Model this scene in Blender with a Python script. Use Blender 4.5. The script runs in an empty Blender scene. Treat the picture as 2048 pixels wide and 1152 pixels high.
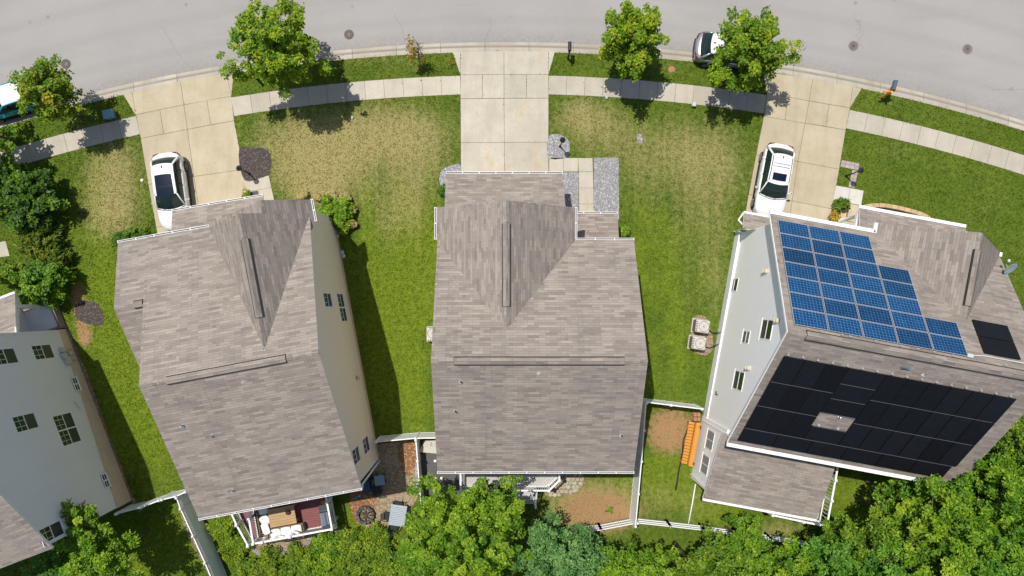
import bpy, math, random
import numpy as np
from mathutils import Vector, Matrix
R=math.radians
scene=bpy.context.scene
COL=scene.collection
CAMH=43.0; F=1366.0; NX=1000.0; NY=610.0
def P(px,py,z=0.0):
    """real-world position of a feature surveyed from the photograph at height z"""
    k=(CAMH-z)/F
    return Vector(((px-NX)*k,-(py-NY)*k,z))
def P2(px,py,z=0.0):
    p=P(px,py,z); return (p.x,p.y)
# ------------------------------------------------------------------ materials
class NT:
    def __init__(s,name):
        s.m=bpy.data.materials.new(name); s.m.use_nodes=True
        s.t=s.m.node_tree; s.t.nodes.clear()
        s.out=s.t.nodes.new('ShaderNodeOutputMaterial')
    def n(s,typ,ins=None,**kw):
        x=s.t.nodes.new(typ)
        for k,v in kw.items(): setattr(x,k,v)
        if ins:
            for k,v in ins.items():
                if hasattr(v,'is_output') or isinstance(v,bpy.types.NodeSocket): s.t.links.new(v,x.inputs[k])
                else: x.inputs[k].default_value=v
        return x
    def pos(s):
        return s.n('ShaderNodeNewGeometry').outputs['Position']
    def obj(s): return s.n('ShaderNodeTexCoord').outputs['Object']
    def uv(s): return s.n('ShaderNodeTexCoord').outputs['UV']
    def attr(s,name,out='Fac'): return s.n('ShaderNodeAttribute',attribute_name=name).outputs[out]
    def noise(s,vec,scale,detail=3,rough=.55,out='Fac'):
        return s.n('ShaderNodeTexNoise',{'Vector':vec,'Scale':scale,'Detail':detail,'Roughness':rough}).outputs[out]
    def mix(s,f,a,b,mode='MIX'):
        x=s.n('ShaderNodeMix',data_type='RGBA',blend_type=mode)
        for i,v in ((0,f),(6,a),(7,b)):
            if isinstance(v,bpy.types.NodeSocket): s.t.links.new(v,x.inputs[i])
            else: x.inputs[i].default_value=v
        return x.outputs[2]
    def math(s,op,a,b=0.0,c=0.0):
        x=s.n('ShaderNodeMath',operation=op)
        for i,v in enumerate((a,b,c)):
            if isinstance(v,bpy.types.NodeSocket): s.t.links.new(v,x.inputs[i])
            else: x.inputs[i].default_value=v
        return x.outputs[0]
    def rng(s,v,a,b,c=0.0,d=1.0,smooth=False):
        x=s.n('ShaderNodeMapRange',{'Value':v,'From Min':a,'From Max':b,'To Min':c,'To Max':d})
        if smooth: x.interpolation_type='SMOOTHSTEP'
        return x.outputs[0]
    def bump(s,h,st=.3,dist=.02):
        return s.n('ShaderNodeBump',{'Height':h,'Strength':st,'Distance':dist}).outputs[0]
    def bsdf(s,col,rough=.6,metal=0.0,bump=None,spec=.3,coat=0.0):
        ins={'Base Color':col,'Roughness':rough,'Metallic':metal,'Specular IOR Level':spec,'Coat Weight':coat}
        if bump is not None: ins['Normal']=bump
        b=s.n('ShaderNodeBsdfPrincipled',ins)
        s.t.links.new(b.outputs[0],s.out.inputs[0]); return s.m
def c3(r,g,b): return (r,g,b,1.0)
MATS={}
def plain(name,col,rough=.5,metal=0.0,spec=.3,coat=0.0,var=.12,scale=6.0):
    """painted / metal / plastic surface with slight wear mottling"""
    if name in MATS: return MATS[name]
    t=NT(name); o=t.obj()
    f=t.noise(o,scale,4)
    a=c3(*[x*(1-var) for x in col]); b=c3(*[min(1,x*(1+var)) for x in col])
    m=t.bsdf(t.mix(f,a,b),rough,metal,spec=spec,coat=coat); MATS[name]=m; return m
def m_shingle(name,ca,cb,cc):
    t=NT(name); uv=t.uv()
    br=t.n('ShaderNodeTexBrick',{'Vector':uv,'Color1':c3(*ca),'Color2':c3(*cb),'Mortar':c3(.13,.115,.105),'Scale':1.0,'Mortar Size':.006,'Mortar Smooth':.6,'Bias':-.05,'Brick Width':.55,'Row Height':.145},offset=.37,offset_frequency=2)
    mp=t.n('ShaderNodeMapping',{'Vector':uv,'Location':(3.1,.0,0),'Scale':(1.0,1.0,1)})
    b2=t.n('ShaderNodeTexBrick',{'Vector':mp.outputs[0],'Color1':c3(*cc),'Color2':c3(*cb),'Mortar':c3(.14,.125,.115),'Scale':1.0,'Mortar Size':.004,'Bias':-.2,'Brick Width':.93,'Row Height':.145},offset=.61,offset_frequency=3)
    col=t.mix(.5,br.outputs[0],b2.outputs[0])
    big=t.noise(uv,.35,4)
    col=t.mix(t.rng(big,.35,.75,.0,.18),col,c3(.17,.15,.14))
    fine=t.noise(uv,38,2)
    col=t.mix(t.rng(fine,.2,.8,0,.6),col,c3(.48,.45,.42),'OVERLAY')
    st=t.n('ShaderNodeMapping',{'Vector':uv,'Scale':(1.4,.12,1)})
    stn=t.noise(st.outputs[0],1.0,4)
    col=t.mix(t.rng(stn,.55,.8,0,.3),col,c3(.11,.1,.1))
    h=t.math('ADD',t.math('MULTIPLY',br.outputs['Fac'],-1.0),t.math('MULTIPLY',fine,.6))
    return t.bsdf(col,.92,bump=t.bump(h,.5,.012),spec=.15)
def m_siding(name,col,dirt=.08):
    t=NT(name); p=t.pos()
    sx=t.n('ShaderNodeSeparateXYZ',{'Vector':p})
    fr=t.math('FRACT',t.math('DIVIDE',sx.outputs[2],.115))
    mp=t.n('ShaderNodeMapping',{'Vector':p,'Scale':(1,1,.25)})
    n1=t.noise(mp.outputs[0],1.3,5)
    col_=t.mix(n1,c3(*[x*(1-dirt) for x in col]),c3(*[min(1,x*(1+dirt*.6)) for x in col]))
    lap_shade=t.rng(fr,.0,.12,1,0)
    col_=t.mix(t.math('MULTIPLY',lap_shade,.18),col_,c3(*[x*.45 for x in col]))  # shade at each board lap painted as a thin darker line
    return t.bsdf(col_,.55,bump=t.bump(fr,.22,.012),spec=.25)
def m_concrete(name,ca,cb,stain=None,kerb=False):
    t=NT(name); p=t.pos()
    n1=t.noise(p,.7,5,.6); n2=t.noise(p,22,3)
    col=t.mix(t.rng(n1,.3,.72),c3(*ca),c3(*cb))
    tone=t.attr('tone')
    col=t.mix(1.0,col,t.n('ShaderNodeCombineColor',{'Red':t.rng(tone,0,1,.82,1.12),'Green':t.rng(tone,0,1,.82,1.115),'Blue':t.rng(tone,0,1,.80,1.12)}).outputs[0],'MULTIPLY')
    col=t.mix(t.rng(n2,.35,.75,0,.25),col,c3(*[x*.6 for x in ca]))
    mpp=t.n('ShaderNodeMapping',{'Vector':p,'Scale':(1.9,.22,1)})
    col=t.mix(t.rng(t.noise(mpp.outputs[0],1.0,4,.6),.48,.72,0,.3),col,c3(*[x*.68 for x in ca]))
    sp=t.noise(p,2.3,5,.7)
    col=t.mix(t.rng(sp,.55,.75,0,.36),col,c3(*[x*.62 for x in ca]))
    if kerb:
        dv=t.n('ShaderNodeVectorMath',{0:t.n('ShaderNodeVectorMath',{0:p,1:(.441,-92.93,0)},operation='SUBTRACT').outputs[0],1:(1,1,0)},operation='MULTIPLY')
        ds=t.n('ShaderNodeVectorMath',{0:dv.outputs[0]},operation='LENGTH').outputs['Value']
        band=t.math('MULTIPLY',t.rng(t.math('ABSOLUTE',t.math('SUBTRACT',ds,109.24)),.02,.13,.75,0),t.rng(n1,.2,.6,.5,1))
        col=t.mix(band,col,c3(.16,.145,.125))
        e2=t.rng(t.math('ABSOLUTE',t.math('SUBTRACT',ds,109.545)),.005,.03,.7,0)
        col=t.mix(e2,col,c3(.13,.12,.105))
    if stain:
        s2=t.noise(p,.9,4,.6)
        for (sx,sy,rx,ry) in ((1042,218,9,22),(1052,208,7,16),(975,305,7,20),(1068,308,8,14),(1068,292,5,8),(1075,330,5,20),(985,330,5,24)):
            cc=P(sx,sy); v=t.n('ShaderNodeVectorMath',{0:p,1:(cc.x,cc.y,0)},operation='SUBTRACT'); v=t.n('ShaderNodeVectorMath',{0:v.outputs[0],1:(1/(rx*.0315),1/(ry*.0315),0)},operation='MULTIPLY')
            ln=t.n('ShaderNodeVectorMath',{0:v.outputs[0]},operation='LENGTH').outputs['Value']
            col=t.mix(t.math('MULTIPLY',t.rng(ln,.2,1.0,.5,0),t.rng(sp,.35,.6)),col,c3(.52,.34,.12))
        col=t.mix(t.rng(s2,.6,.72,0,.45),col,c3(*stain))
    return t.bsdf(col,.85,bump=t.bump(n2,.25,.006),spec=.2)
def m_asphalt():
    t=NT('road_asphalt'); p=t.pos()
    n1=t.noise(p,.16,5); n2=t.noise(p,30,3,.7); n3=t.noise(p,6,4,.7)
    col=t.mix(t.rng(n1,.3,.7),c3(.262,.25,.24),c3(.322,.308,.296))
    col=t.mix(t.rng(n2,.3,.7,0,.75),col,c3(.40,.385,.37))
    v=t.n('ShaderNodeTexVoronoi',{'Vector':p,'Scale':26.0})
    col=t.mix(t.rng(v.outputs['Distance'],.0,.35,.45,0),col,c3(.15,.146,.152))
    col=t.mix(t.rng(n3,.6,.8,0,.35),col,c3(.23,.22,.225))
    w=t.n('ShaderNodeTexVoronoi',{'Vector':p,'Scale':.55})
    col=t.mix(t.rng(w.outputs['Distance'],.02,.09,.6,0),col,c3(.17,.165,.17))
    # thin tar cracks, warped voronoi edges
    wp=t.n('ShaderNodeVectorMath',{0:p,1:t.noise(p,1.1,4,.6,'Color')},operation='ADD')
    e=t.n('ShaderNodeTexVoronoi',{'Vector':wp.outputs[0],'Scale':.11},feature='DISTANCE_TO_EDGE')
    rad_=t.n('ShaderNodeVectorMath',{0:t.n('ShaderNodeVectorMath',{0:p,1:(.441,-92.93,0)},operation='SUBTRACT').outputs[0],1:(1,1,0)},operation='MULTIPLY')
    dist=t.n('ShaderNodeVectorMath',{0:rad_.outputs[0]},operation='LENGTH').outputs['Value']
    dirt=t.math('MULTIPLY',t.rng(dist,109.5,110.6,.5,0),t.rng(n3,.35,.6,.3,1))
    col=t.mix(dirt,col,c3(.2,.185,.165))
    lane=t.math('SINE',t.math('MULTIPLY',dist,3.3))
    col=t.mix(t.math('MULTIPLY',t.rng(lane,.2,1,0,.3),n1),col,c3(.22,.213,.208))
    sq=t.n('ShaderNodeVectorMath',{0:rad_.outputs[0],1:(.05,.21,1)},operation='MULTIPLY')
    stn=t.noise(sq.outputs[0],1.6,4,.6)
    col=t.mix(t.rng(stn,.55,.72,0,.35),col,c3(.22,.215,.21))
    patch=t.rng(t.noise(p,.21,2),.53,.6,0,1)
    cr=t.math('MULTIPLY',t.rng(e.outputs['Distance'],.0,.0032,.7,0),patch)
    col=t.mix(cr,col,c3(.19,.185,.185))
    return t.bsdf(col,.9,bump=t.bump(n2,.5,.01),spec=.2)
def m_lawn(tuft=False):
    t=NT('grass_tuft_blade' if tuft else 'lawn_grass'); p=t.pos()
    a=t.n('ShaderNodeAttribute',attribute_name='lawn')
    s=t.n('ShaderNodeSeparateColor',{'Color':a.outputs['Color']})
    dry,bri,soil=s.outputs[0],s.outputs[1],s.outputs[2]
    n1=t.noise(p,.5,5,.62); n2=t.noise(p,3.2,5,.66); n3=t.noise(p,27,4,.75)
    g=t.mix(t.rng(t.math('ADD',t.math('MULTIPLY',n2,.6),t.math('MULTIPLY',n1,.4)),.36,.64),c3(.066,.118,.012),c3(.140,.19,.026))
    b=t.mix(t.rng(n2,.3,.7),c3(.094,.158,.012),c3(.190,.242,.024))
    col=t.mix(t.rng(t.math('ADD',bri,t.math('MULTIPLY',t.math('SUBTRACT',n1,.5),1.1)),.25,.75,smooth=True),g,b)
    d=t.mix(t.rng(n3,.3,.7),c3(.25,.21,.07),c3(.50,.42,.20))
    mp=t.n('ShaderNodeMapping',{'Vector':p,'Rotation':(0,0,.06),'Scale':(2.6,.16,1)})
    ms=t.noise(mp.outputs[0],1.0,4,.6)
    dry=t.math('ADD',dry,t.math('MULTIPLY',t.math('SUBTRACT',ms,.47),.5))
    dm=t.math('ADD',dry,t.math('ADD',t.math('MULTIPLY',t.math('SUBTRACT',n2,.5),.75),t.math('MULTIPLY',t.math('SUBTRACT',n3,.5),1.15)))
    col=t.mix(t.rng(dm,.24,.95,0,.9,smooth=True),col,d)
    so=t.mix(t.rng(n3,.3,.7),c3(.26,.15,.07),c3(.44,.29,.15))
    sm=t.math('ADD',soil,t.math('MULTIPLY',t.math('SUBTRACT',n2,.5),1.0))
    col=t.mix(t.rng(sm,.35,.75,smooth=True),col,so)
    col=t.mix(t.rng(n3,.25,.6,.28,0),col,c3(.035,.055,.008))
    if tuft:
        tone=t.attr('tone')
        f=t.rng(tone,0,1,.74,1.32)
        col=t.mix(1.0,col,t.n('ShaderNodeCombineColor',{'Red':f,'Green':f,'Blue':f}).outputs[0],'MULTIPLY')
        d1=t.n('ShaderNodeBsdfDiffuse',{'Color':col}); d2=t.n('ShaderNodeBsdfTranslucent',{'Color':col})
        mx=t.n('ShaderNodeMixShader',{0:.3,1:d1.outputs[0],2:d2.outputs[0]})
        t.t.links.new(mx.outputs[0],t.out.inputs[0]); return t.m
    return t.bsdf(col,.95,bump=t.bump(n3,.8,.05),spec=.05)
def m_leaf(name,ca,cb,cc,trans=.35):
    t=NT(name); tone=t.attr('tone')
    r=t.n('ShaderNodeValToRGB',{'Fac':tone})
    e=r.color_ramp.elements; e[0].position=.05; e[0].color=c3(*ca); e[1].position=.62; e[1].color=c3(*cb)
    x=e.new(.97); x.color=c3(*cc)
    d1=t.n('ShaderNodeBsdfPrincipled',{'Base Color':r.outputs[0],'Roughness':.5,'Specular IOR Level':.28})
    br=t.mix(1.0,r.outputs[0],c3(1.25,1.25,.6),'MULTIPLY')
    d2=t.n('ShaderNodeBsdfTranslucent',{'Color':br})
    mx=t.n('ShaderNodeMixShader',{0:trans,1:d1.outputs[0],2:d2.outputs[0]})
    t.t.links.new(mx.outputs[0],t.out.inputs[0]); return t.m
def m_gravel(name,ca,cb,cc,scale=16):
    t=NT(name); p=t.pos()
    v=t.n('ShaderNodeTexVoronoi',{'Vector':p,'Scale':scale})
    s=t.n('ShaderNodeSeparateColor',{'Color':v.outputs['Color']})
    col=t.mix(s.outputs[0],c3(*ca),c3(*cb)); col=t.mix(t.rng(s.outputs[1],.75,.9),col,c3(*cc))
    col=t.mix(t.rng(v.outputs['Distance'],.35,.7,0,.45),col,c3(*[x*.25 for x in ca]))
    return t.bsdf(col,.9,bump=t.bump(t.math('MULTIPLY',v.outputs['Distance'],-1),.9,.04),spec=.15)
def m_wood(name,ca,cb,axis=0,sc=1.0):
    t=NT(name); o=t.obj()
    mp=t.n('ShaderNodeMapping',{'Vector':o,'Scale':((.6,9,9) if axis==0 else (9,.6,9))})
    n=t.noise(mp.outputs[0],2.2*sc,5,.6)
    return t.bsdf(t.mix(t.rng(n,.3,.7),c3(*ca),c3(*cb)),.6,bump=t.bump(n,.2,.005),spec=.25)
def m_glass(name,col=(.012,.02,.022),rough=.06):
    t=NT(name); o=t.obj(); n=t.noise(o,1.4,3)
    return t.bsdf(t.mix(n,c3(*[x*.6 for x in col]),c3(*[x*1.6 for x in col])),rough,spec=.55)
def m_cells(name,cell,cell2,line,bw,rh,ms,rough=.15,coat=.6,spec=.3):
    t=NT(name); uv=t.uv()
    br=t.n('ShaderNodeTexBrick',{'Vector':uv,'Color1':c3(*cell),'Color2':c3(*cell2),'Mortar':c3(*line),'Scale':1.0,'Mortar Size':ms,'Mortar Smooth':.1,'Brick Width':bw,'Row Height':rh},offset=0.0)
    n=t.noise(t.pos(),1.7,3)
    col=t.mix(t.rng(n,.3,.7,0,.25),br.outputs[0],c3(*[x*.6 for x in cell]))
    tn=t.rng(t.attr('tone'),0,1,.72,1.3)
    col=t.mix(1.0,col,t.n('ShaderNodeCombineColor',{'Red':tn,'Green':tn,'Blue':tn}).outputs[0],'MULTIPLY')
    return t.bsdf(col,rough,spec=spec,coat=coat)

M={}
M['shingle']=m_shingle('roof_shingle',(.408,.364,.322),(.184,.162,.145),(.335,.294,.262))
M['side_beige']=m_siding('siding_beige',(.88,.77,.66),.04)
M['side_grey']=m_siding('siding_stone',(.80,.775,.815),.06)
M['side_white']=m_siding('siding_white',(.93,.92,.94),.03)
M['side_tan']=m_siding('siding_tan',(.5,.46,.40))
M['found']=m_concrete('foundation',(.62,.49,.36),(.72,.58,.44))
M['found_w']=m_concrete('foundation_white',(.78,.79,.82),(.86,.87,.9))
M['white']=plain('white_trim',(.80,.80,.80),.45,var=.05)
M['vinyl']=plain('white_vinyl',(.80,.81,.82),.4,var=.06,scale=2)
M['gutdark']=plain('gutter_inside',(.10,.095,.09),.8,var=.3)
M['dark']=plain('dark_metal',(.02,.02,.022),.5)
M['vent']=plain('vent_edge',(.035,.032,.03),.8)
M['glass']=m_glass('window_glass',(.012,.022,.02))
M['curtain']=plain('curtained_glass',(.26,.275,.29),.6,spec=.05,var=.1)
M['screen']=m_glass('window_screen',(.03,.035,.04),.35)
M['conc']=m_concrete('concrete_pale',(.43,.39,.315),(.53,.485,.41))
M['conc_y']=m_concrete('concrete_warm',(.435,.37,.255),(.53,.465,.345))
M['conc_d']=m_concrete('concrete_drive',(.44,.40,.325),(.54,.50,.42),(.46,.34,.19))
M['conc_w']=m_concrete('concrete_new',(.52,.505,.46),(.59,.575,.53))
M['curb']=m_concrete('kerb_concrete',(.38,.345,.285),(.48,.44,.37),None,True)
M['joint']=plain('joint_soil',(.13,.105,.075),.95,var=.4,scale=8)
M['asphalt']=m_asphalt()
M['lawn']=m_lawn(); M['tuft']=m_lawn(True)
M['gravel']=m_gravel('grey_gravel',(.25,.25,.255),(.40,.40,.405),(.55,.55,.55),15)
M['mulch']=m_gravel('dark_mulch',(.075,.06,.055),(.105,.088,.08),(.16,.14,.13),13)
M['mulch_red']=m_gravel('red_mulch',(.22,.10,.05),(.34,.17,.08),(.48,.33,.2),13)
M['paver']=m_gravel('patio_paver',(.30,.235,.15),(.37,.295,.19),(.33,.265,.175),7)
M['soil']=m_gravel('bare_soil',(.25,.18,.12),(.33,.25,.17),(.4,.32,.22),9)
M['paver_edge']=m_concrete('paver_edging',(.27,.24,.235),(.36,.32,.31))
M['paver_pink']=m_concrete('paver_pinkish',(.38,.32,.31),(.48,.41,.39))
M['flag']=m_concrete('flagstone',(.36,.34,.25),(.47,.44,.33))
M['tanblock']=m_concrete('tan_block',(.50,.36,.20),(.60,.45,.27))
M['redbrick']=m_concrete('red_brick_edging',(.36,.17,.10),(.44,.23,.14))
M['brick_cap']=m_concrete('porch_brick',(.26,.20,.17),(.34,.27,.23))
M['trunk']=plain('bark',(.11,.085,.065),.9,var=.35,scale=14)
M['twig']=plain('pale_bark',(.20,.165,.13),.9,var=.3,scale=14)
M['maple']=m_leaf('maple_leaf',(.045,.125,.006),(.185,.325,.010),(.45,.47,.02),.36)
M['maple2']=m_leaf('maple_leaf_reddish',(.042,.12,.006),(.165,.29,.012),(.44,.37,.03),.34)
M['forest']=m_leaf('woodland_leaf',(.028,.10,.007),(.135,.285,.012),(.31,.44,.03),.36)
M['forest2']=m_leaf('woodland_leaf_lime',(.036,.115,.007),(.165,.32,.012),(.37,.47,.03),.37)
M['forest3']=m_leaf('woodland_leaf_olive',(.028,.085,.006),(.125,.235,.012),(.29,.39,.03),.34)
M['forest4']=m_leaf('woodland_leaf_cool',(.022,.095,.010),(.10,.255,.018),(.235,.42,.045),.34)
M['bluegreen']=m_leaf('blue_green_leaf',(.026,.10,.02),(.115,.265,.066),(.25,.42,.13),.29)
M['darkleaf']=m_leaf('dark_shrub_leaf',(.022,.07,.006),(.085,.19,.010),(.20,.32,.02),.3)
M['juniper']=m_leaf('juniper_leaf',(.045,.10,.006),(.135,.20,.012),(.28,.27,.03),.25)
M['yellowleaf']=m_leaf('yellow_leaf',(.22,.15,.01),(.42,.29,.02),(.55,.42,.05),.3)
M['flowers']=m_leaf('dry_flower',(.25,.2,.06),(.42,.35,.12),(.6,.5,.28),.2)
M['lowgreen']=m_leaf('ground_shrub_leaf',(.055,.13,.008),(.175,.285,.012),(.38,.43,.03),.35)
M['cellblue']=m_cells('blue_solar_cells',(.002,.034,.115),(.004,.048,.15),(.11,.24,.36),.1625,.1635,.0065,.3,.0,.15)
M['cellblack']=m_cells('black_solar_cells',(.008,.009,.013),(.010,.011,.016),(.012,.012,.016),.16,.16,.004,.55,.0,.12)
M['railgrey']=plain('panel_rail_grey',(.11,.115,.12),.5)
M['frame_alu']=plain('panel_frame_alu',(.42,.43,.45),.5,.1,var=.06)
M['alu']=plain('aluminium',(.62,.63,.65),.3,.6,var=.06)
M['blackframe']=plain('black_frame',(.008,.008,.01),.4)
M['carwhite']=plain('car_paint_white',(.72,.73,.74),.25,coat=.8,var=.02)
M['carsilver']=plain('car_paint_silver',(.33,.35,.37),.28,.5,coat=.8,var=.03)
M['carteal']=plain('car_paint_teal',(.015,.30,.42),.25,.1,coat=.8,var=.04)
M['carglass']=m_glass('car_glass',(.008,.022,.022),.04)
M['roofglass']=m_glass('car_roof_glass',(.004,.010,.022),.03)
M['blackplas']=plain('black_plastic',(.015,.015,.016),.55)
M['rubber']=plain('tyre_rubber',(.02,.02,.02),.85)
M['rim']=plain('alloy_rim',(.35,.35,.36),.3,.7)
M['lamp_r']=plain('red_lens',(.12,.010,.01),.15,coat=.5)
M['lamp_w']=plain('clear_lens',(.45,.47,.5),.1,coat=.5)
M['iron']=m_concrete('cast_iron',(.09,.07,.058),(.15,.115,.095))
M['iron2']=m_concrete('worn_iron',(.19,.175,.165),(.27,.25,.24))
M['orange']=m_wood('orange_timber',(.50,.21,.035),(.60,.28,.055),0)
M['tablewood']=m_wood('table_wood',(.33,.21,.10),(.48,.33,.17),0)
M['maroon']=m_wood('maroon_deck_board',(.17,.06,.06),(.235,.09,.085),0)
M['greydeck']=m_wood('grey_deck_board',(.40,.385,.365),(.49,.47,.45),0)
M['chardeck']=m_wood('charcoal_deck_board',(.085,.08,.08),(.115,.11,.108),0)
M['wicker']=m_gravel('wicker',(.26,.20,.14),(.38,.30,.21),(.42,.34,.25),30)
M['cushion']=plain('cushion_cloth',(.72,.73,.70),.9,var=.06)
M['bluegrey']=plain('blue_grey_cloth',(.22,.29,.35),.8,var=.15)
M['acgrey']=plain('ac_casing',(.50,.48,.45),.5,var=.1)
M['acdark']=plain('ac_grille',(.09,.085,.08),.6,var=.2)
M['steel']=plain('stainless',(.55,.57,.6),.2,.85)
M['dishgrey']=plain('dish_grey',(.30,.36,.40),.45)
M['utilgreen']=plain('utility_green',(.22,.30,.24),.6)
M['greycap']=plain('pale_grey_plastic',(.50,.51,.50),.6)
M['tancap']=plain('tan_plastic',(.55,.47,.34),.6)
M['bluemail']=plain('mailbox_blue_grey',(.07,.11,.15),.35)
M['fire']=m_gravel('fire_pit_stone',(.09,.085,.085),(.16,.15,.145),(.12,.11,.11),5)
M['ash']=m_gravel('pit_ash',(.3,.2,.12),(.45,.3,.18),(.2,.15,.1),14)
M['taupe']=plain('taupe_board',(.46,.44,.38),.7,var=.12)
# ------------------------------------------------------------------ mesh builder
class MB:
    def __init__(s): s.v=[]; s.f=[]; s.mi=[]; s.uv=[]; s.tone=[]
    def poly(s,pts,mi=0,uv=None,tone=.5):
        b=len(s.v); s.v+= [tuple(p) for p in pts]; n=len(pts)
        s.f.append(list(range(b,b+n))); s.mi.append(mi); s.uv.append(uv if uv else [(p[0],p[1]) for p in pts]); s.tone.append(tone)
    def mesh(s,vs,fs,mi=0,tone=.5,M4=None):
        b=len(s.v)
        if M4 is not None: vs=[tuple(M4@Vector(v)) for v in vs]
        s.v+= [tuple(v) for v in vs]
        for f in fs:
            s.f.append([b+i for i in f]); s.mi.append(mi); s.uv.append([(vs[i][0],vs[i][1]) for i in f]); s.tone.append(tone)
    def box(s,c,d,rz=0.0,mi=0,tone=.5,M4=None):
        x,y,z=d[0]/2,d[1]/2,d[2]/2
        vs=[(-x,-y,-z),(x,-y,-z),(x,y,-z),(-x,y,-z),(-x,-y,z),(x,-y,z),(x,y,z),(-x,y,z)]
        if M4 is None: M4=Matrix.Translation(Vector(c))@Matrix.Rotation(rz,4,'Z')
        else: M4=M4@Matrix.Translation(Vector(c))@Matrix.Rotation(rz,4,'Z')
        s.mesh(vs,[(3,2,1,0),(4,5,6,7),(0,1,5,4),(1,2,6,5),(2,3,7,6),(3,0,4,7)],mi,tone,M4)
    def bbox(s,c,d,rz=0.0,mi=0,bev=.03,M4=None):
        """box with chamfered edges"""
        x,y,z=d[0]/2,d[1]/2,d[2]/2; b=min(bev,x*.9,y*.9,z*.9)
        vs=[];fs=[]
        ring=lambda xx,yy,zz,bb:[(-xx+bb,-yy,zz),(xx-bb,-yy,zz),(xx,-yy+bb,zz),(xx,yy-bb,zz),(xx-bb,yy,zz),(-xx+bb,yy,zz),(-xx,yy-bb,zz),(-xx,-yy+bb,zz)]
        for (zz,ins) in ((-z,b),(-z+b,0),(z-b,0),(z,b)):
            vs+=ring(x-ins,y-ins,zz,b)
        for k in range(3):
            for i in range(8): fs.append((k*8+i,k*8+(i+1)%8,k*8+8+(i+1)%8,k*8+8+i))
        fs.append(tuple(range(7,-1,-1))); fs.append(tuple(range(24,32)))
        T=Matrix.Translation(Vector(c))@Matrix.Rotation(rz,4,'Z')
        s.mesh(vs,fs,mi,.5,T if M4 is None else M4@T)
    def beam(s,a,b,w,h,mi=0,tone=.5):
        a=Vector(a);b=Vector(b);d=b-a;L=d.length
        if L<1e-6: return
        d.normalize(); up=Vector((0,0,1))
        if abs(d.z)>.95: up=Vector((0,1,0))
        side=d.cross(up).normalized(); up=side.cross(d).normalized()
        vs=[]
        for p in (a,b):
            for (i,j) in ((-1,-1),(1,-1),(1,1),(-1,1)): vs.append(p+side*(w/2*i)+up*(h/2*j))
        s.mesh(vs,[(0,1,2,3),(7,6,5,4),(0,4,5,1),(1,5,6,2),(2,6,7,3),(3,7,4,0)],mi,tone)
    def tube(s,pts,radii,n=8,mi=0,cap=True):
        pts=[Vector(p) for p in pts]; k=len(pts)
        if not hasattr(radii,'__len__'): radii=[radii]*k
        vs=[];fs=[]
        prev=None
        for i,p in enumerate(pts):
            d=(pts[min(i+1,k-1)]-pts[max(i-1,0)])
            if d.length<1e-9: d=Vector((0,0,1))
            d.normalize()
            if prev is None:
                u=d.cross(Vector((0,0,1)))
                if u.length<.05: u=d.cross(Vector((1,0,0)))
                u.normalize()
            else:
                u=(prev-d*prev.dot(d)); 
                if u.length<1e-5: u=d.orthogonal()
                u.normalize()
            prev=u; w=d.cross(u)
            for j in range(n):
                a=2*math.pi*j/n; vs.append(p+(u*math.cos(a)+w*math.sin(a))*radii[i])
        for i in range(k-1):
            for j in range(n): fs.append((i*n+j,i*n+(j+1)%n,(i+1)*n+(j+1)%n,(i+1)*n+j))
        if cap: fs.append(tuple(range(n-1,-1,-1))); fs.append(tuple((k-1)*n+j for j in range(n)))
        s.mesh(vs,fs,mi)
    def lathe(s,c,prof,n=20,mi=0,M4=None,closed=False):
        vs=[];fs=[]
        for (r,z) in prof:
            for j in range(n):
                a=2*math.pi*j/n; vs.append((r*math.cos(a),r*math.sin(a),z))
        k=len(prof)
        for i in range(k-1 if not closed else k):
            for j in range(n):
                i2=(i+1)%k; fs.append((i*n+j,i*n+(j+1)%n,i2*n+(j+1)%n,i2*n+j))
        if not closed: fs.append(tuple(range(n-1,-1,-1))); fs.append(tuple((k-1)*n+j for j in range(n)))
        T=Matrix.Translation(Vector(c)); s.mesh(vs,fs,mi,.5,T if M4 is None else T@M4)
    def prism(s,poly,z0,z1,mi=0,tone=.5,mi_side=None,bottom=True):
        a=sum(poly[i][0]*poly[(i+1)%len(poly)][1]-poly[(i+1)%len(poly)][0]*poly[i][1] for i in range(len(poly)))
        if a<0: poly=poly[::-1]
        n=len(poly)
        g=lambda z:(z if hasattr(z,'__len__') else [z]*n)
        Z0,Z1=g(z0),g(z1)
        if mi_side is None: mi_side=mi
        s.poly([(p[0],p[1],Z1[i]) for i,p in enumerate(poly)],mi,None,tone)
        if bottom: s.poly([(p[0],p[1],Z0[i]) for i,p in reversed(list(enumerate(poly)))],mi,None,tone)
        for i in range(n):
            j=(i+1)%n; p,q=poly[i],poly[j]
            s.poly([(p[0],p[1],Z0[i]),(q[0],q[1],Z0[j]),(q[0],q[1],Z1[j]),(p[0],p[1],Z1[i])],mi_side,None,tone)
    def roof(s,pts,th=.14,mi=0,mi_under=1):
        pts=[Vector(p) for p in pts]
        n=(pts[1]-pts[0]).cross(pts[2]-pts[0])
        if n.z<0: pts=pts[::-1]; n=-n
        n.normalize(); h=Vector((0,0,1)).cross(n)
        if h.length<1e-4: h=Vector((1,0,0))
        h.normalize(); sl=n.cross(h)
        s.poly(pts,mi,[(p.dot(h)+37.0,p.dot(sl)+21.0) for p in pts])
        lo=[p-Vector((0,0,th)) for p in pts]
        s.poly(lo[::-1],mi_under)
        for i in range(len(pts)):
            j=(i+1)%len(pts); s.poly([lo[i],lo[j],pts[j],pts[i]],mi_under)
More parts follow.
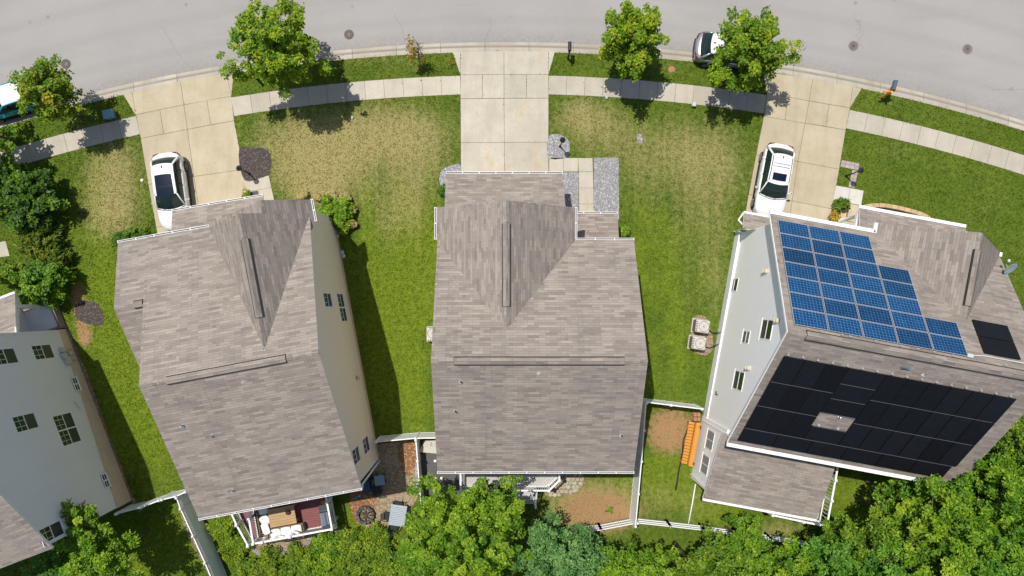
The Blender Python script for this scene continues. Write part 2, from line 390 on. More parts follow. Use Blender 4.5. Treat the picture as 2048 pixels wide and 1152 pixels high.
    def build(s,name,mats,parent=None,world=False,smooth=False,base=False):
        if not isinstance(mats,(list,tuple)): mats=[mats]
        v=[Vector(x) for x in s.v]
        loc=Vector((0,0,0))
        if parent is not None and world:
            inv=(Matrix.Translation(parent['_l'])@Matrix.Rotation(parent['_r'],4,'Z')).inverted()
            v=[inv@x for x in v]
        if base:
            xs=[p.x for p in v];ys=[p.y for p in v];zs=[p.z for p in v]
            loc=Vector(((min(xs)+max(xs))/2,(min(ys)+max(ys))/2,min(zs)))
            v=[p-loc for p in v]
        me=bpy.data.meshes.new(name); me.from_pydata([tuple(p) for p in v],[],s.f)
        for m in mats: me.materials.append(m)
        me.polygons.foreach_set('material_index',s.mi)
        uvl=me.uv_layers.new(name='UVMap'); flat=[c for f in s.uv for q in f for c in q]
        uvl.data.foreach_set('uv',flat)
        at=me.attributes.new('tone','FLOAT','FACE'); at.data.foreach_set('value',s.tone)
        if smooth: me.polygons.foreach_set('use_smooth',[True]*len(s.f))
        me.update()
        o=bpy.data.objects.new(name,me); COL.objects.link(o); o.location=loc
        if parent is not None: o.parent=parent
        return o
_frames={}
class Root(dict): pass
def tag(o,label=None,cat=None,group=None,kind=None):
    if label: o['label']=label
    if cat: o['category']=cat
    if group: o['group']=group
    if kind: o['kind']=kind
    return o
class Thing:
    """an Empty at the base of a thing, remembers its frame so that parts can be given in world coordinates"""
    def __init__(s,name,label,cat,loc=(0,0,0),rz=0.0,group=None):
        s.o=bpy.data.objects.new(name,None); COL.objects.link(s.o); s.o.empty_display_size=.2
        s.l=Vector(loc) if len(loc)==3 else Vector((loc[0],loc[1],0)); s.r=rz
        s.o.location=s.l; s.o.rotation_euler=(0,0,rz); tag(s.o,label,cat,group)
        s.m=Matrix.Translation(s.l)@Matrix.Rotation(rz,4,'Z'); s.inv=s.m.inverted()
    def loc(s,p): return s.inv@Vector(p)
    def part(s,mb,name,mats,world=False,smooth=False,parent=None):
        if world: mb.v=[tuple(s.inv@Vector(x)) for x in mb.v]
        return mb.build(name,mats,parent if parent is not None else s.o,False,smooth)
def struct(o): o['kind']='structure'; return o
def stuff(o,label=None,cat=None): tag(o,label,cat,kind='stuff'); return o
def shrink(poly,g):
    """move every edge of a convex-ish polygon inwards by g"""
    n=len(poly); a=sum(poly[i][0]*poly[(i+1)%n][1]-poly[(i+1)%n][0]*poly[i][1] for i in range(n))
    if a<0: poly=poly[::-1]
    out=[]
    for i in range(n):
        p0,p1,p2=Vector(poly[i-1][:2]),Vector(poly[i][:2]),Vector(poly[(i+1)%n][:2])
        d1=(p1-p0).normalized(); d2=(p2-p1).normalized()
        n1=Vector((-d1.y,d1.x)); n2=Vector((-d2.y,d2.x))
        den=1+n1.dot(n2)
        if den<.2: den=.2
        q=p1+(n1+n2)*(g/den); out.append((q.x,q.y))
    return out
def smooth_poly(pts,n=6,jit=0.0,seed=0):
    """closed catmull-rom through pts"""
    rr=random.Random(seed); out=[]; k=len(pts)
    for i in range(k):
        p0,p1,p2,p3=[Vector(pts[(i+j-1)%k][:2]) for j in range(4)]
        for t in range(n):
            u=t/n
            q=.5*((2*p1)+(p2-p0)*u+(2*p0-5*p1+4*p2-p3)*u*u+(3*p1-p0-3*p2+p3)*u**3)
            out.append((q.x+rr.uniform(-jit,jit),q.y+rr.uniform(-jit,jit)))
    return out
def np_in(poly,X,Y):
    ins=np.zeros(X.shape,bool); n=len(poly)
    for i in range(n):
        x1,y1=poly[i][:2]; x2,y2=poly[(i+1)%n][:2]
        c=((y1>Y)!=(y2>Y))
        with np.errstate(divide='ignore',invalid='ignore'):
            xi=(x2-x1)*(Y-y1)/((y2-y1) if y2!=y1 else 1e-9)+x1
        ins^=(c&(X<xi))
    return ins
NOGRASS=[]
# ================================================================== GROUND
S0=CAMH/F
AC=np.array((0.441,-92.93))
def rad(px): return px*S0
RC=rad(3480)         # road edge of the gutter
RB=rad(3459)         # back of the kerb
RS0,RS1=rad(3374),rad(3412)   # pavement
def arc(r,ang): return (AC[0]+r*math.sin(ang),AC[1]+r*math.cos(ang))
def polar(x,y):
    dx,dy=x-AC[0],y-AC[1]; return math.hypot(dx,dy),math.atan2(dx,dy)
BL=[ # cx,cy,rx,ry,weight  patches of lawn: survey of the photograph
 ('d',690,285,200,85,.62),('d',600,300,110,90,.35),('d',800,250,110,60,.35),('d',640,380,90,60,.55),('d',850,330,60,90,.3),('d',820,420,60,70,.3),
 ('d',1180,245,90,60,.45),('d',1300,300,150,80,.42),('d',1430,330,90,130,.42),('d',1150,220,50,40,.3),('d',1380,450,90,110,.22),('d',1270,400,50,80,.2),
 ('d',225,345,75,90,.75),('d',225,440,70,60,.55),('d',770,450,60,80,.3),('d',840,560,30,120,.2),('d',1390,600,70,150,.22),('d',1440,560,40,120,.25),
 ('d',790,118,90,25,.35),('d',700,120,50,20,.2),('d',1330,130,60,20,.3),('d',1790,205,60,20,.28),('d',1850,330,120,50,.12),('d',1980,420,60,60,.25),('d',1790,300,60,30,.25),
 ('d',180,640,40,40,.4),('d',180,250,50,16,.3),('d',60,240,60,14,.2),('d',1180,1010,110,70,.9),('s',834,138,16,12,.55),('d',1000,300,900,150,.07),('d',1340,1000,60,60,.35),('d',1420,1010,50,60,.35),('d',1560,1060,70,30,.6),
 ('b',790,640,110,330,.9),('b',180,500,60,240,.5),('b',270,760,110,260,1.0),('b',300,1100,110,60,.9),('b',480,1060,80,60,.8),('b',840,480,40,120,.3),('b',1350,560,90,200,.42),('b',1290,480,40,140,.45),
 ('b',1350,960,120,70,1.0),('b',1750,1000,100,60,1.1),('b',660,1080,140,60,1.0),('b',170,240,90,40,.25),('b',1900,400,120,60,.12),('b',1340,720,90,100,.25),('b',1450,1000,60,60,.8),('b',650,500,90,60,.2),
 ('s',1340,862,62,62,.95),('s',1180,1020,95,60,.8),('s',1240,1030,60,40,.4),('s',155,592,22,40,.8),('s',175,678,16,18,.55),('s',165,655,20,40,.7),('s',700,225,30,16,.1),('s',1575,1068,40,20,.4),('s',1135,235,45,35,.42),('s',895,225,20,60,.3),('s',1420,600,10,170,.3),('s',1390,780,30,40,.25),('s',820,390,30,30,.15)]
def lawn_attr(X,Y):
    px=NX+X/S0; py=NY-Y/S0
    ch={'d':np.zeros_like(px),'b':np.zeros_like(px),'s':np.zeros_like(px)}
    for k,cx,cy,rx,ry,w in BL:
        q=((px-cx)/rx)**2+((py-cy)/ry)**2
        ch[k]+=w*np.exp(-q*1.1)
    for k in ch: ch[k]=np.clip(ch[k],0,1)
    # worn mowing lines on the long side lawns
    ch['b']=np.clip(ch['b']+.10*np.sin(X*3.0+Y*.25)*(py>200)*(py<900),0,1)
    return np.stack([ch['d'],ch['b'],ch['s'],np.ones_like(px)],-1)
def build_ground():
    rs=np.unique(np.round(np.concatenate([[.01,15,30,45,55,62],np.arange(66,RB-.3,.34),[RB-.15,RB,RC-.32,RC,rad(3490)],[112,116,118.9,119.6,120.2,121,123,126,130,140,170,240,400,700]]),4))
    an=np.radians(np.concatenate([np.linspace(-180,-40,15),np.linspace(-36,-22,8),np.arange(-21.5,21.6,.17),np.linspace(22,36,8),np.linspace(40,176,14)]))
    RR,AA=np.meshgrid(rs,an,indexing='ij')
    X=AC[0]+RR*np.sin(AA); Y=AC[1]+RR*np.cos(AA)
    Z=np.where((RR>RB+.01)&(RR<120.15),-.17,0.0)
    nr,na=X.shape
    V=np.stack([X,Y,Z],-1).reshape(-1,3)
    idx=np.arange(nr*na).reshape(nr,na)
    a=idx[:-1,:]; b=np.roll(idx,-1,axis=1)[:-1,:]; c=np.roll(idx,-1,axis=1)[1:,:]; d=idx[1:,:]
    Fq=np.stack([a,d,c,b],-1).reshape(-1,4)
    me=bpy.data.meshes.new('lawn'); me.from_pydata(V.tolist(),[],Fq.tolist())
    at=me.attributes.new('lawn','FLOAT_COLOR','POINT'); at.data.foreach_set('color',lawn_attr(V[:,0],V[:,1]).astype(np.float32).ravel())
    me.materials.append(M['lawn']); me.update()
    o=bpy.data.objects.new('lawn',me); COL.objects.link(o); struct(o)
build_ground()
def ring(mb,prof,a0,a1,step,mi=0,gap=0.0,tones=False,seed=1):
    """sweep a radial profile [(r,z)] along the street arc, optionally in separate pieces with joints"""
    rr=random.Random(seed); n=max(1,int(round((a1-a0)/step))); da=(a1-a0)/n
    for k in range(n):
        s=a0+k*da+gap/2/110; e=a0+(k+1)*da-gap/2/110
        m=3 if gap else 1; t=rr.uniform(.25,.8) if tones else .5
        if tones and rr.random()<.12: t=1.0
        for j in range(m):
            u0=s+(e-s)*j/m; u1=s+(e-s)*(j+1)/m
            for i in range(len(prof)-1):
                (r0,z0),(r1,z1)=prof[i],prof[i+1]
                p=[arc(r0,u0),arc(r1,u0),arc(r1,u1),arc(r0,u1)]
                mb.poly([(p[0][0],p[0][1],z0),(p[1][0],p[1][1],z1),(p[2][0],p[2][1],z1),(p[3][0],p[3][1],z0)],mi,None,t)
        if gap:
            for u,fl in ((s,0),(e,1)):
                q=[(*arc(r,u),z) for r,z in prof]; q+= [(*arc(prof[-1][0],u),-.2),(*arc(prof[0][0],u),-.2)]
                mb.poly(q if fl else q[::-1],mi,None,t)
ZR=-.105
mb=MB(); ring(mb,[(RC-.02,ZR),(119.6,ZR)],R(-45),R(45),R(.5))
struct(mb.build('road',M['asphalt']))
# kerb in the cast lengths of the photograph, one run with joints; far kerb beyond the frame
mb=MB(); prof=[(RB-.02,-.17),(RB-.02,.012),(rad(3462.5),.014),(rad(3466),-.004),(rad(3471),-.082),(rad(3474),-.093),(RC,-.098),(RC,-.17)]
ring(mb,prof,R(-30),R(30),2.78/110,gap=.02,tones=True,seed=4)
ring(mb,[(119.5,-.17),(119.5,-.1),(119.95,-.085),(120.1,-.01),(120.3,.012),(120.3,-.17)],R(-30),R(30),2.8/119,gap=.02,tones=True,seed=9)
struct(mb.build('kerb',M['curb']))
mb=MB(); ring(mb,[(RB+.02,-.128),(RC-.04,-.122)],R(-30),R(30),R(1)); struct(mb.build('kerb_bed',M['joint']))
# ---------------------------------------------------------------- pavement and driveways: cast slabs with open joints over a soil bed
def slabs(name,polys,mat,z,gap=.022,bed=None,seed=3,jt=True,tl=None):
    rr=random.Random(seed); mb=MB()
    for i,p in enumerate(polys):
        q=shrink(p,gap/2); t=rr.uniform(.3,.75) if tl is None else tl[i]
        mb.prism(q,-.1,z,0,t)
        NOGRASS.append([tuple(c[:2]) for c in p])
    o=struct(mb.build(name,mat))
    if bed:
        b=MB()
        for p in polys: b.poly([(c[0],c[1],z-.013) for c in (p if sum(p[k][0]*p[(k+1)%len(p)][1]-p[(k+1)%len(p)][0]*p[k][1] for k in range(len(p)))>0 else p[::-1])])
        struct(b.build(bed,M['joint']))
    return o
def pv(a0,a1,w=1.17):
    n=max(1,int(round((a1-a0)*RS0/w))); out=[]
    for k in range(n):
        u0=a0+(a1-a0)*k/n; u1=a0+(a1-a0)*(k+1)/n
        out.append([arc(RS0,u0),arc(RS0,u1),arc(RS1,u1),arc(RS1,u0)])
    return out
def ang_at(px,py): return polar(*P2(px,py))[1]
aL1,aL2=ang_at(277,253),ang_at(465,212); aC1,aC2=ang_at(921,170),ang_at(1097,170); aR1,aR2=ang_at(1530,210),ang_at(1695,240)
polys=pv(R(-27),aL1)+pv(aL2,aC1,1.18)+pv(aC2,aR1,1.13)+pv(aR2,R(27),1.15)
rr=random.Random(8); tl=[rr.uniform(.3,.62) for _ in polys]
nb=len(pv(R(-27),aL1))+len(pv(aL2,aC1,1.18))
for i in range(nb-5,nb): tl[i]=.9
n3=nb+len(pv(aC2,aR1,1.13))
for i in range(n3-4,n3): tl[i]=.12
slabs('pavement',polys,M['conc'],.022,.02,'pavement_bed',tl=tl)
q=lambda L:[P2(*c) for c in L]
# centre driveway
D2=[[(921,103.5),(1008,102.2),(1008,149),(921,150)],[(1008,102.2),(1097,102.6),(1097,149.4),(1008,149)],[(905,104.2),(921,103.5),(921,150)],[(1097,102.6),(1110,103),(1097,149.4)],
 [(921,150),(965,149.4),(965,197),(921,197.6)],[(965,149.4),(1008,149),(1008,197),(965,197)],[(1008,149),(1053,149),(1053,196.5),(1008,197)],[(1053,149),(1097,149.4),(1097,196.5),(1053,196.5)],
 [(921,197.6),(1008,197),(1008.5,285),(921.5,285.5)],[(1008,197),(1097,196.5),(1097,284.5),(1008.5,285)],[(921.5,285.5),(1008.5,285),(1009,372),(922,372)],[(1008.5,285),(1097,284.5),(1097.5,372),(1009,372)]]
slabs('centre_driveway',[q(p) for p in D2],M['conc_d'],.024,.024,'centre_driveway_bed',seed=5)
D1=[[(265,185),(361,162.5),(368,210),(271,229.5)],[(361,162.5),(453,147.5),(463,192.5),(368,210)],[(247,189.5),(265,185),(271,229.5)],[(453,147.5),(468,145),(463,192.5)],
 [(272,229.5),(320,219.5),(328,268),(282,277)],[(320,219.5),(368,210),(375,259),(328,268)],[(368,210),(414,201),(422,250),(375,259)],[(414,201),(463,192.5),(468.5,241.5),(422,250)],
 [(282,277),(375,259),(388,353),(297,369)],[(375,259),(468.5,241.5),(487,339),(388,353)],[(297,369),(388,353),(402,440),(313,455)],[(388,353),(487,339),(503,425),(402,440)],[(313,455),(402,440),(404,462),(316,474)],[(402,440),(503,425),(506,445),(404,462)]]
slabs('left_driveway',[q(p) for p in D1],M['conc_y'],.024,.024,'left_driveway_bed',seed=6)
D3=[[(1541,145.5),(1625,157),(1618,202),(1533.5,186.5)],[(1625,157),(1705.5,173.5),(1699.5,216),(1618,202)],[(1526,143.5),(1541,145.5),(1533.5,186.5)],[(1705.5,173.5),(1723,177.5),(1699.5,216)],
 [(1533.5,186.5),(1575.5,194),(1570,240),(1527.5,232.5)],[(1575.5,194),(1618,202),(1610,246.5),(1570,240)],[(1618,202),(1658,209),(1651,253),(1610,246.5)],[(1658,209),(1699.5,216),(1691,260),(1651,253)],
 [(1527.5,232.5),(1610,246.5),(1595.5,323),(1512,310)],[(1610,246.5),(1691,260),(1678,338.5),(1595.5,323)],[(1512,310),(1595.5,323),(1584,402),(1497,389)],[(1595.5,323),(1678,338.5),(1664,418),(1584,402)],[(1497,389),(1584,402),(1577,450),(1484,463)],[(1584,402),(1664,418),(1655,470),(1577,450)]]
slabs('right_driveway',[q(p) for p in D3],M['conc_y'],.024,.024,'right_driveway_bed',seed=7)
W2=[[(1098,316),(1127,316),(1127,343.5),(1098,343.5)],[(1127,316),(1156,316),(1156,343.5),(1127,343.5)],[(1156,316),(1185,316),(1186,343.5),(1157,343.5)],[(1157,343.5),(1186,343.5),(1187,376),(1157.5,376)],[(1157.5,376),(1187,376),(1187.5,408),(1158,408)],[(1158,408),(1187.5,408),(1188,440),(1158,440)]]
slabs('centre_path',[q(p) for p in W2],M['conc'],.03,.018,'centre_path_bed',tl=[.6,.75,.7,.8,.7,.75])
slabs('left_path',[q(p) for p in [[(489,361),(538,351),(543,375),(493,384)],[(493,384),(543,375),(549,402),(499,412)]]],M['conc'],.03,.018,'left_path_bed',seed=2)
slabs('right_path',[q(p) for p in [[(1672,371),(1700,376),(1695,406),(1666,400)],[(1700,376),(1727,381.5),(1722,411),(1695,406)]]],M['conc_w'],.032,.018,'right_path_bed',seed=2)
slabs('right_porch_step',[q(p) for p in [[(1696,407),(1722,412),(1715,446),(1688,441)],[(1655,446),(1690,442),(1715,447),(1712,470),(1650,468)]]],M['conc_y'],.05,.01,None,seed=2)
slabs('far_left_path',[q(p) for p in [[(-40,490),(12,482),(20,512),(-40,520)]]],M['conc'],.03,.018,None)
# ---------------------------------------------------------------- beds
def bed(name,px,mat,z,jit=.03,n=7,label=None,cat=None,smooth=True,seed=0,nog=True):
    pl=[P2(*c) for c in px]; pl=smooth_poly(pl,n,jit,seed) if smooth else pl
    mb=MB(); mb.prism(pl,-.05,z,0); o=mb.build(name,mat); stuff(o,label,cat)
    if nog: NOGRASS.append(pl)
    return o
bed('gravel',[(1097.5,273),(1120,270),(1137,282),(1139,302),(1132,315.5),(1097.5,315.5)],M['gravel'],.03,.025,5,'grey gravel around the lamp post beside the centre driveway','gravel')
bed('gravel',[(1187.5,315.5),(1237,315.5),(1238,424),(1238,440),(1188,440)],M['gravel'],.034,.012,4,'grey gravel strip outside the pale front path','gravel',False)
bed('gravel',[(1122,344.5),(1156.5,344.5),(1157.5,440),(1122,440)],M['gravel'],.034,.01,4,'grey gravel between garage wall and front path','gravel',False)
bed('gravel',[(921,331),(900,332),(884,340),(879,355),(882,376),(896,386),(921,388)],M['gravel'],.03,.03,5,'grey gravel patch at the left corner of the centre garage','gravel')
bed('gravel',[(1273,270),(1281,268),(1285,278),(1283,288),(1276,286)],M['gravel'],.02,.05,4,'small scatter of grey gravel on the dry lawn','gravel',nog=False)
bed('mulch',[(478,300),(500,296),(530,298),(541,312),(541,338),(535,351),(489,360.5)],M['mulch'],.035,.03,5,'dark mulch bed beside the left driveway lamp','mulch')
bed('mulch',[(150,612),(168,602),(192,607),(205,624),(208,645),(196,652),(165,645),(152,632)],M['mulch'],.02,.06,5,'dark mulch patch on the lawn by the far left house','mulch')
# L shaped pink paver edging with grass square
mb=MB()
for (a,b,c,d) in [((1683,320),(1718.5,327),(1716,341),(1680,333.5)),((1704,340),(1716,342),(1708.5,376),(1696,374))]:
    P4=[P2(*v) for v in (a,b,c,d)]
    L=(Vector(P4[0])-Vector(P4[1])).length; W=(Vector(P4[1])-Vector(P4[2])).length
    n=max(1,int(round(L/.3))) if L>W else 2; m=max(1,int(round(W/.3))) if W>L else 2
    for i in range(n):
        for j in range(m):
            f=lambda u,v:tuple((Vector(P4[0]).lerp(Vector(P4[1]),u)).lerp(Vector(P4[3]).lerp(Vector(P4[2]),u),v))
            mb.prism(shrink([f(i/n,j/m),f((i+1)/n,j/m),f((i+1)/n,(j+1)/m),f(i/n,(j+1)/m)],.008),-.05,.035,0,rr.uniform(.1,.9))
    NOGRASS.append(P4)
tag(mb.build('paver_edging',M['paver_pink'],base=True),'L shaped pinkish paver edging around the grass square by the right lamp','edging')
bed('gravel',[(1668,400),(1697,406),(1692,441),(1664,436)],plain('pale_stone_mulch',(.55,.42,.24),.9,var=.3,scale=14),.045,.01,4,'pale tan stones under the small round shrub','gravel',False)
mb=MB()
for a,b in (((1668,400),(1697,406)),((1668,400),(1662,437)),((1697,406),(1691,441))):
    A,B=P(*a),P(*b); L=(B-A).length; n=int(L/.2)
    for i in range(n): mb.beam(A.lerp(B,(i+.05)/n)+Vector((0,0,.06)),A.lerp(B,(i+.95)/n)+Vector((0,0,.06)),.09,.09,0,rr.random())
tag(mb.build('brick_edging',M['redbrick'],base=True),'thin red brick edging round the shrub bed by the right garage','edging')
# curved tan block retaining wall by the right porch
root=Thing('garden_wall','low curved garden wall of tan blocks by the right porch','garden wall',P(1790,412))
pts=[P(1718,417),P(1735,412.5),P(1760,412),P(1785,416),P(1810,422),P(1835,429),P(1852,438),P(1860,450)]
dense=[]
for i in range(len(pts)-1):
    for t in range(10): dense.append(pts[i].lerp(pts[i+1],t/10))
acc=0; blocks=[]
lastp=dense[0]
for p in dense[1:]:
    if (p-lastp).length>.33:
        blocks.append((lastp,p)); lastp=p
for k,(a,b) in enumerate(blocks):
    for lv in range(2):
        mb=MB(); m=(a+b)/2; d=b-a
        mb.bbox((m.x,m.y,.10+lv*.2),((d.length)-.015,.26,.195),math.atan2(d.y,d.x),0,.025)
        mb.tone=[rr.uniform(.2,.9)]*len(mb.tone)
        root.part(mb,'block',M['tanblock'],True)
bed('mulch',[(1722,421),(1760,416),(1800,424),(1840,436),(1850,452),(1740,440)],M['mulch'],.08,.02,4,'dark mulch behind the curved tan block wall','mulch')
# rear yards
bed('patio',[(742,890),(833,880),(842,965),(838,990),(800,1058),(742,1056),(712,1045),(700,985),(722,960)],M['paver'],.02,.02,3,'worn tan paver patio between the left and centre houses','patio',False)
bed('mulch',[(700,985),(728,980),(752,980),(756,992),(748,1005),(752,1030),(744,1044),(716,1046),(704,1030)],M['mulch_red'],.035,.05,5,'reddish bark mulch round the fire pit','mulch')
bed('mulch',[(800,886),(833,882),(834,910),(826,950),(806,945),(798,915)],M['mulch_red'],.035,.05,5,'reddish mulch strip in the house shadow by the side fence','mulch')
bed('mulch',[(838,882),(874,880),(874,905),(838,905)],M['mulch_red'],.03,.02,4,'reddish mulch inside the fence corner beside the centre house','mulch',False)
bed('gravel',[(826,886),(834,886),(843,985),(832,985)],M['gravel'],.03,.02,4,'grey gravel strip along the side fence','gravel',False)
bed('patio',[(1118,945),(1160,945),(1168,958),(1164,975),(1150,988),(1125,990),(1100,992),(1090,985)],M['soil'],.02,.03,5,'soil joints under the flagstones','patio')
rf=random.Random(12); mbf=MB(); cells=[]
for i in range(9):
    for j in range(7):
        cells.append((1092+i*9+(j%2)*4.5+rf.uniform(-1.6,1.6),942+j*8+rf.uniform(-1.4,1.4)))
fp=[P2(*c) for c in [(1118,940),(1160,945),(1168,958),(1164,975),(1150,988),(1125,990),(1100,992),(1090,985)]]
for cx_,cy_ in cells:
    c=P(cx_,cy_)
    if not np_in(fp,np.array([c.x]),np.array([c.y]))[0]: continue
    m_=rf.randint(5,7); a0=rf.uniform(0,6.28); rr_=rf.uniform(.115,.15)
    mbf.prism([(c.x+rr_*rf.uniform(.85,1.15)*math.cos(a0+6.283*k/m_),c.y+rr_*rf.uniform(.8,1.05)*math.sin(a0+6.283*k/m_)) for k in range(m_)],0,.05,0,rf.random())
stuff(mbf.build('flagstones',M['flag']),'pale irregular flagstones beside the centre rear deck','paving')
bed('soil',[(108,600),(150,690),(170,740),(262,985),(285,1000),(268,1012),(180,800),(130,700)],M['soil'],.012,.05,4,'bare shaded soil along the far left house wall','soil',nog=True)
bed('soil',[(1384,640),(1412,636),(1425,700),(1388,704)],M['soil'],.02,.04,5,'bare soil under the two air conditioners','soil')
# half oval paved edge below the left deck
root=Thing('patio_border','grey paver border curving below the left deck','border',P(560,1100))
op=[(505,1092),(512,1105),(526,1114),(560,1113),(592,1108),(612,1097),(623,1084),(628,1072),(660,1066),(692,1058)]
opw=smooth_poly([P2(*c) for c in op],6)[:-6]
inn=[]
for i,p in enumerate(opw):
    a=Vector(opw[max(0,i-1)]); b=Vector(opw[min(len(opw)-1,i+1)]); d=(b-a).normalized(); inn.append((p[0]-d.y*.32,p[1]+d.x*.32))
for i in range(0,len(opw)-2,2):
    mb=MB(); mb.prism(shrink([opw[i],opw[i+2],inn[i+2],inn[i]],.01),0,.12,0,rr.random()); root.part(mb,'paver',M['paver_edge'],True)
bed('dry_grass',[(512,1090),(520,1104),(540,1108),(590,1102),(608,1092),(620,1078),(610,1068),(530,1082)],M['paver'],.03,.03,4,'worn tan ground inside the paver border below the left deck','patio')
bed('soil',[(370,990),(400,1040),(450,1160),(430,1170),(380,1080),(356,1010)],M['soil'],.012,.04,4,'bare strip along the long white fence','soil',nog=False)
# ================================================================== HOUSES
def xprism(mb,x0,x1,yz,mi=0):
    """extrude a (y,z) section along x"""
    a=sum(yz[i][0]*yz[(i+1)%len(yz)][1]-yz[(i+1)%len(yz)][0]*yz[i][1] for i in range(len(yz)))
    if a<0: yz=yz[::-1]
    n=len(yz)
    mb.poly([(x1,y,z) for y,z in yz],mi); mb.poly([(x0,y,z) for y,z in yz[::-1]],mi)
    for i in range(n):
        j=(i+1)%n; mb.poly([(x0,*yz[i]),(x0,*yz[j]),(x1,*yz[j]),(x1,*yz[i])][::-1],mi)
def yprism(mb,y0,y1,xz,mi=0):
    a=sum(xz[i][0]*xz[(i+1)%len(xz)][1]-xz[(i+1)%len(xz)][0]*xz[i][1] for i in range(len(xz)))
    if a<0: xz=xz[::-1]
    n=len(xz)
    mb.poly([(x,y0,z) for x,z in xz],mi); mb.poly([(x,y1,z) for x,z in xz[::-1]],mi)
    for i in range(n):
        j=(i+1)%n; mb.poly([(xz[i][0],y0,xz[i][1]),(xz[i][0],y1,xz[i][1]),(xz[j][0],y1,xz[j][1]),(xz[j][0],y0,xz[j][1])],mi)
def gutter(root,a,b,out,solid=False,name='gutter',w=.105):
    """open trough hung on an eave from a to b, out = horizontal direction away from the roof"""
    a=Vector(a);b=Vector(b);o=Vector((out[0],out[1],0)).normalized(); d=(b-a).normalized(); L=(b-a).length
    mb=MB(); dz=Vector((0,0,-.06))
    mb.beam(a+o*.02+dz,b+o*.02+dz,.025,.12,0)
    mb.beam(a+o*(w)+dz,b+o*(w)+dz,.045 if solid else .024,.12,0)
    mb.beam(a+o*(w/2)+Vector((0,0,-.11)),b+o*(w/2)+Vector((0,0,-.11)),w,.02,0 if solid else 1)
    for e in (a,b): mb.box(e+o*(w/2)+dz,(.025,w+.04,.125),math.atan2(d.y,d.x),0)
    if solid: mb.beam(a+o*(w/2)+Vector((0,0,-.02)),b+o*(w/2)+Vector((0,0,-.02)),w-.03,.02,0)
    n=max(2,int(L/.95))
    for i in range(1,n): mb.box(a.lerp(b,i/n)+o*(w/2)+Vector((0,0,-.012)),(.045,w+.02,.02),math.atan2(d.y,d.x),0)
    return root.part(mb,name,[M['white'],M['gutdark']])
def downspout(root,pts):
    mb=MB()
    for p,q_ in zip(pts[:-1],pts[1:]): mb.beam(p,q_,.08,.07)
    return root.part(mb,'downspout',M['white'])
def ridge_vent(root,a,b,sl1,sl2,w=.17):
    """low vent strip straddling a ridge from a to b; sl = fall per metre on either side, direction given by perp"""
    a=Vector(a);b=Vector(b); d=(b-a).normalized(); s=Vector((-d.y,d.x,0))
    mb=MB()
    for sg,sl in ((1,sl1),(-1,sl2)):
        pts=[a+Vector((0,0,.10)),b+Vector((0,0,.10)),b+s*(sg*w)+Vector((0,0,.10-sl*w)),a+s*(sg*w)+Vector((0,0,.10-sl*w))]
        mb.roof(pts,.03,0,1)
        e0=a+s*(sg*(w+.012))+Vector((0,0,.03-sl*w)); e1=b+s*(sg*(w+.012))+Vector((0,0,.03-sl*w))
        mb.beam(e0,e1,.07,.07,1)
    for e in (a,b): mb.beam(e+s*w+Vector((0,0,.03-sl1*w)),e-s*w+Vector((0,0,.03-sl2*w)),.03,.05,1)
    return root.part(mb,'ridge_vent',[M['shingle'],M['vent']])
def ridge_cap(root,a,b,sl1,sl2,w=.14):
    a=Vector(a);b=Vector(b); d=(b-a).normalized(); s=Vector((-d.y,d.x,0)); L=(b-a).length; mb=MB(); n=max(1,int(L/.3))
    for k in range(n):
        p=a.lerp(b,k/n); e=a.lerp(b,(k+.98)/n)
        for sg,sl in ((1,sl1),(-1,sl2)):
            o=s*(sg*w)
            mb.roof([p+Vector((0,0,.024)),e+Vector((0,0,.024)),e+o+Vector((0,0,.024-sl*w)),p+o+Vector((0,0,.024-sl*w))],.02,0,0)
            # each cap shingle has its own tint: shift its uv
            for q_ in (-6,): pass
        base=len(mb.uv)-12
        off=(random.Random(k*7+int(L*10)).uniform(0,40),random.Random(k).uniform(0,40))
        for i in range(base,len(mb.uv)): mb.uv[i]=[(u+off[0],v+off[1]) for u,v in mb.uv[i]]
    return root.part(mb,'ridge_cap',M['shingle'])
def vent_pipe(root,p,slope_dir=(0,-1),h=.32,r=.05,mat='dark'):
    p=Vector(p); mb=MB()
    mb.lathe(p+Vector((0,0,-.1)),[(r,0),(r,h),(r*.72,h),(r*.72,h-.06)],10,0)
    mb.lathe(p+Vector((0,0,-.02)),[(.13,-.06),(.12,.0),(.06,.06)],12,1)
    return root.part(mb,'vent_pipe',[M[mat],M['steel'] if mat!='dark' else M['acgrey']],smooth=False)
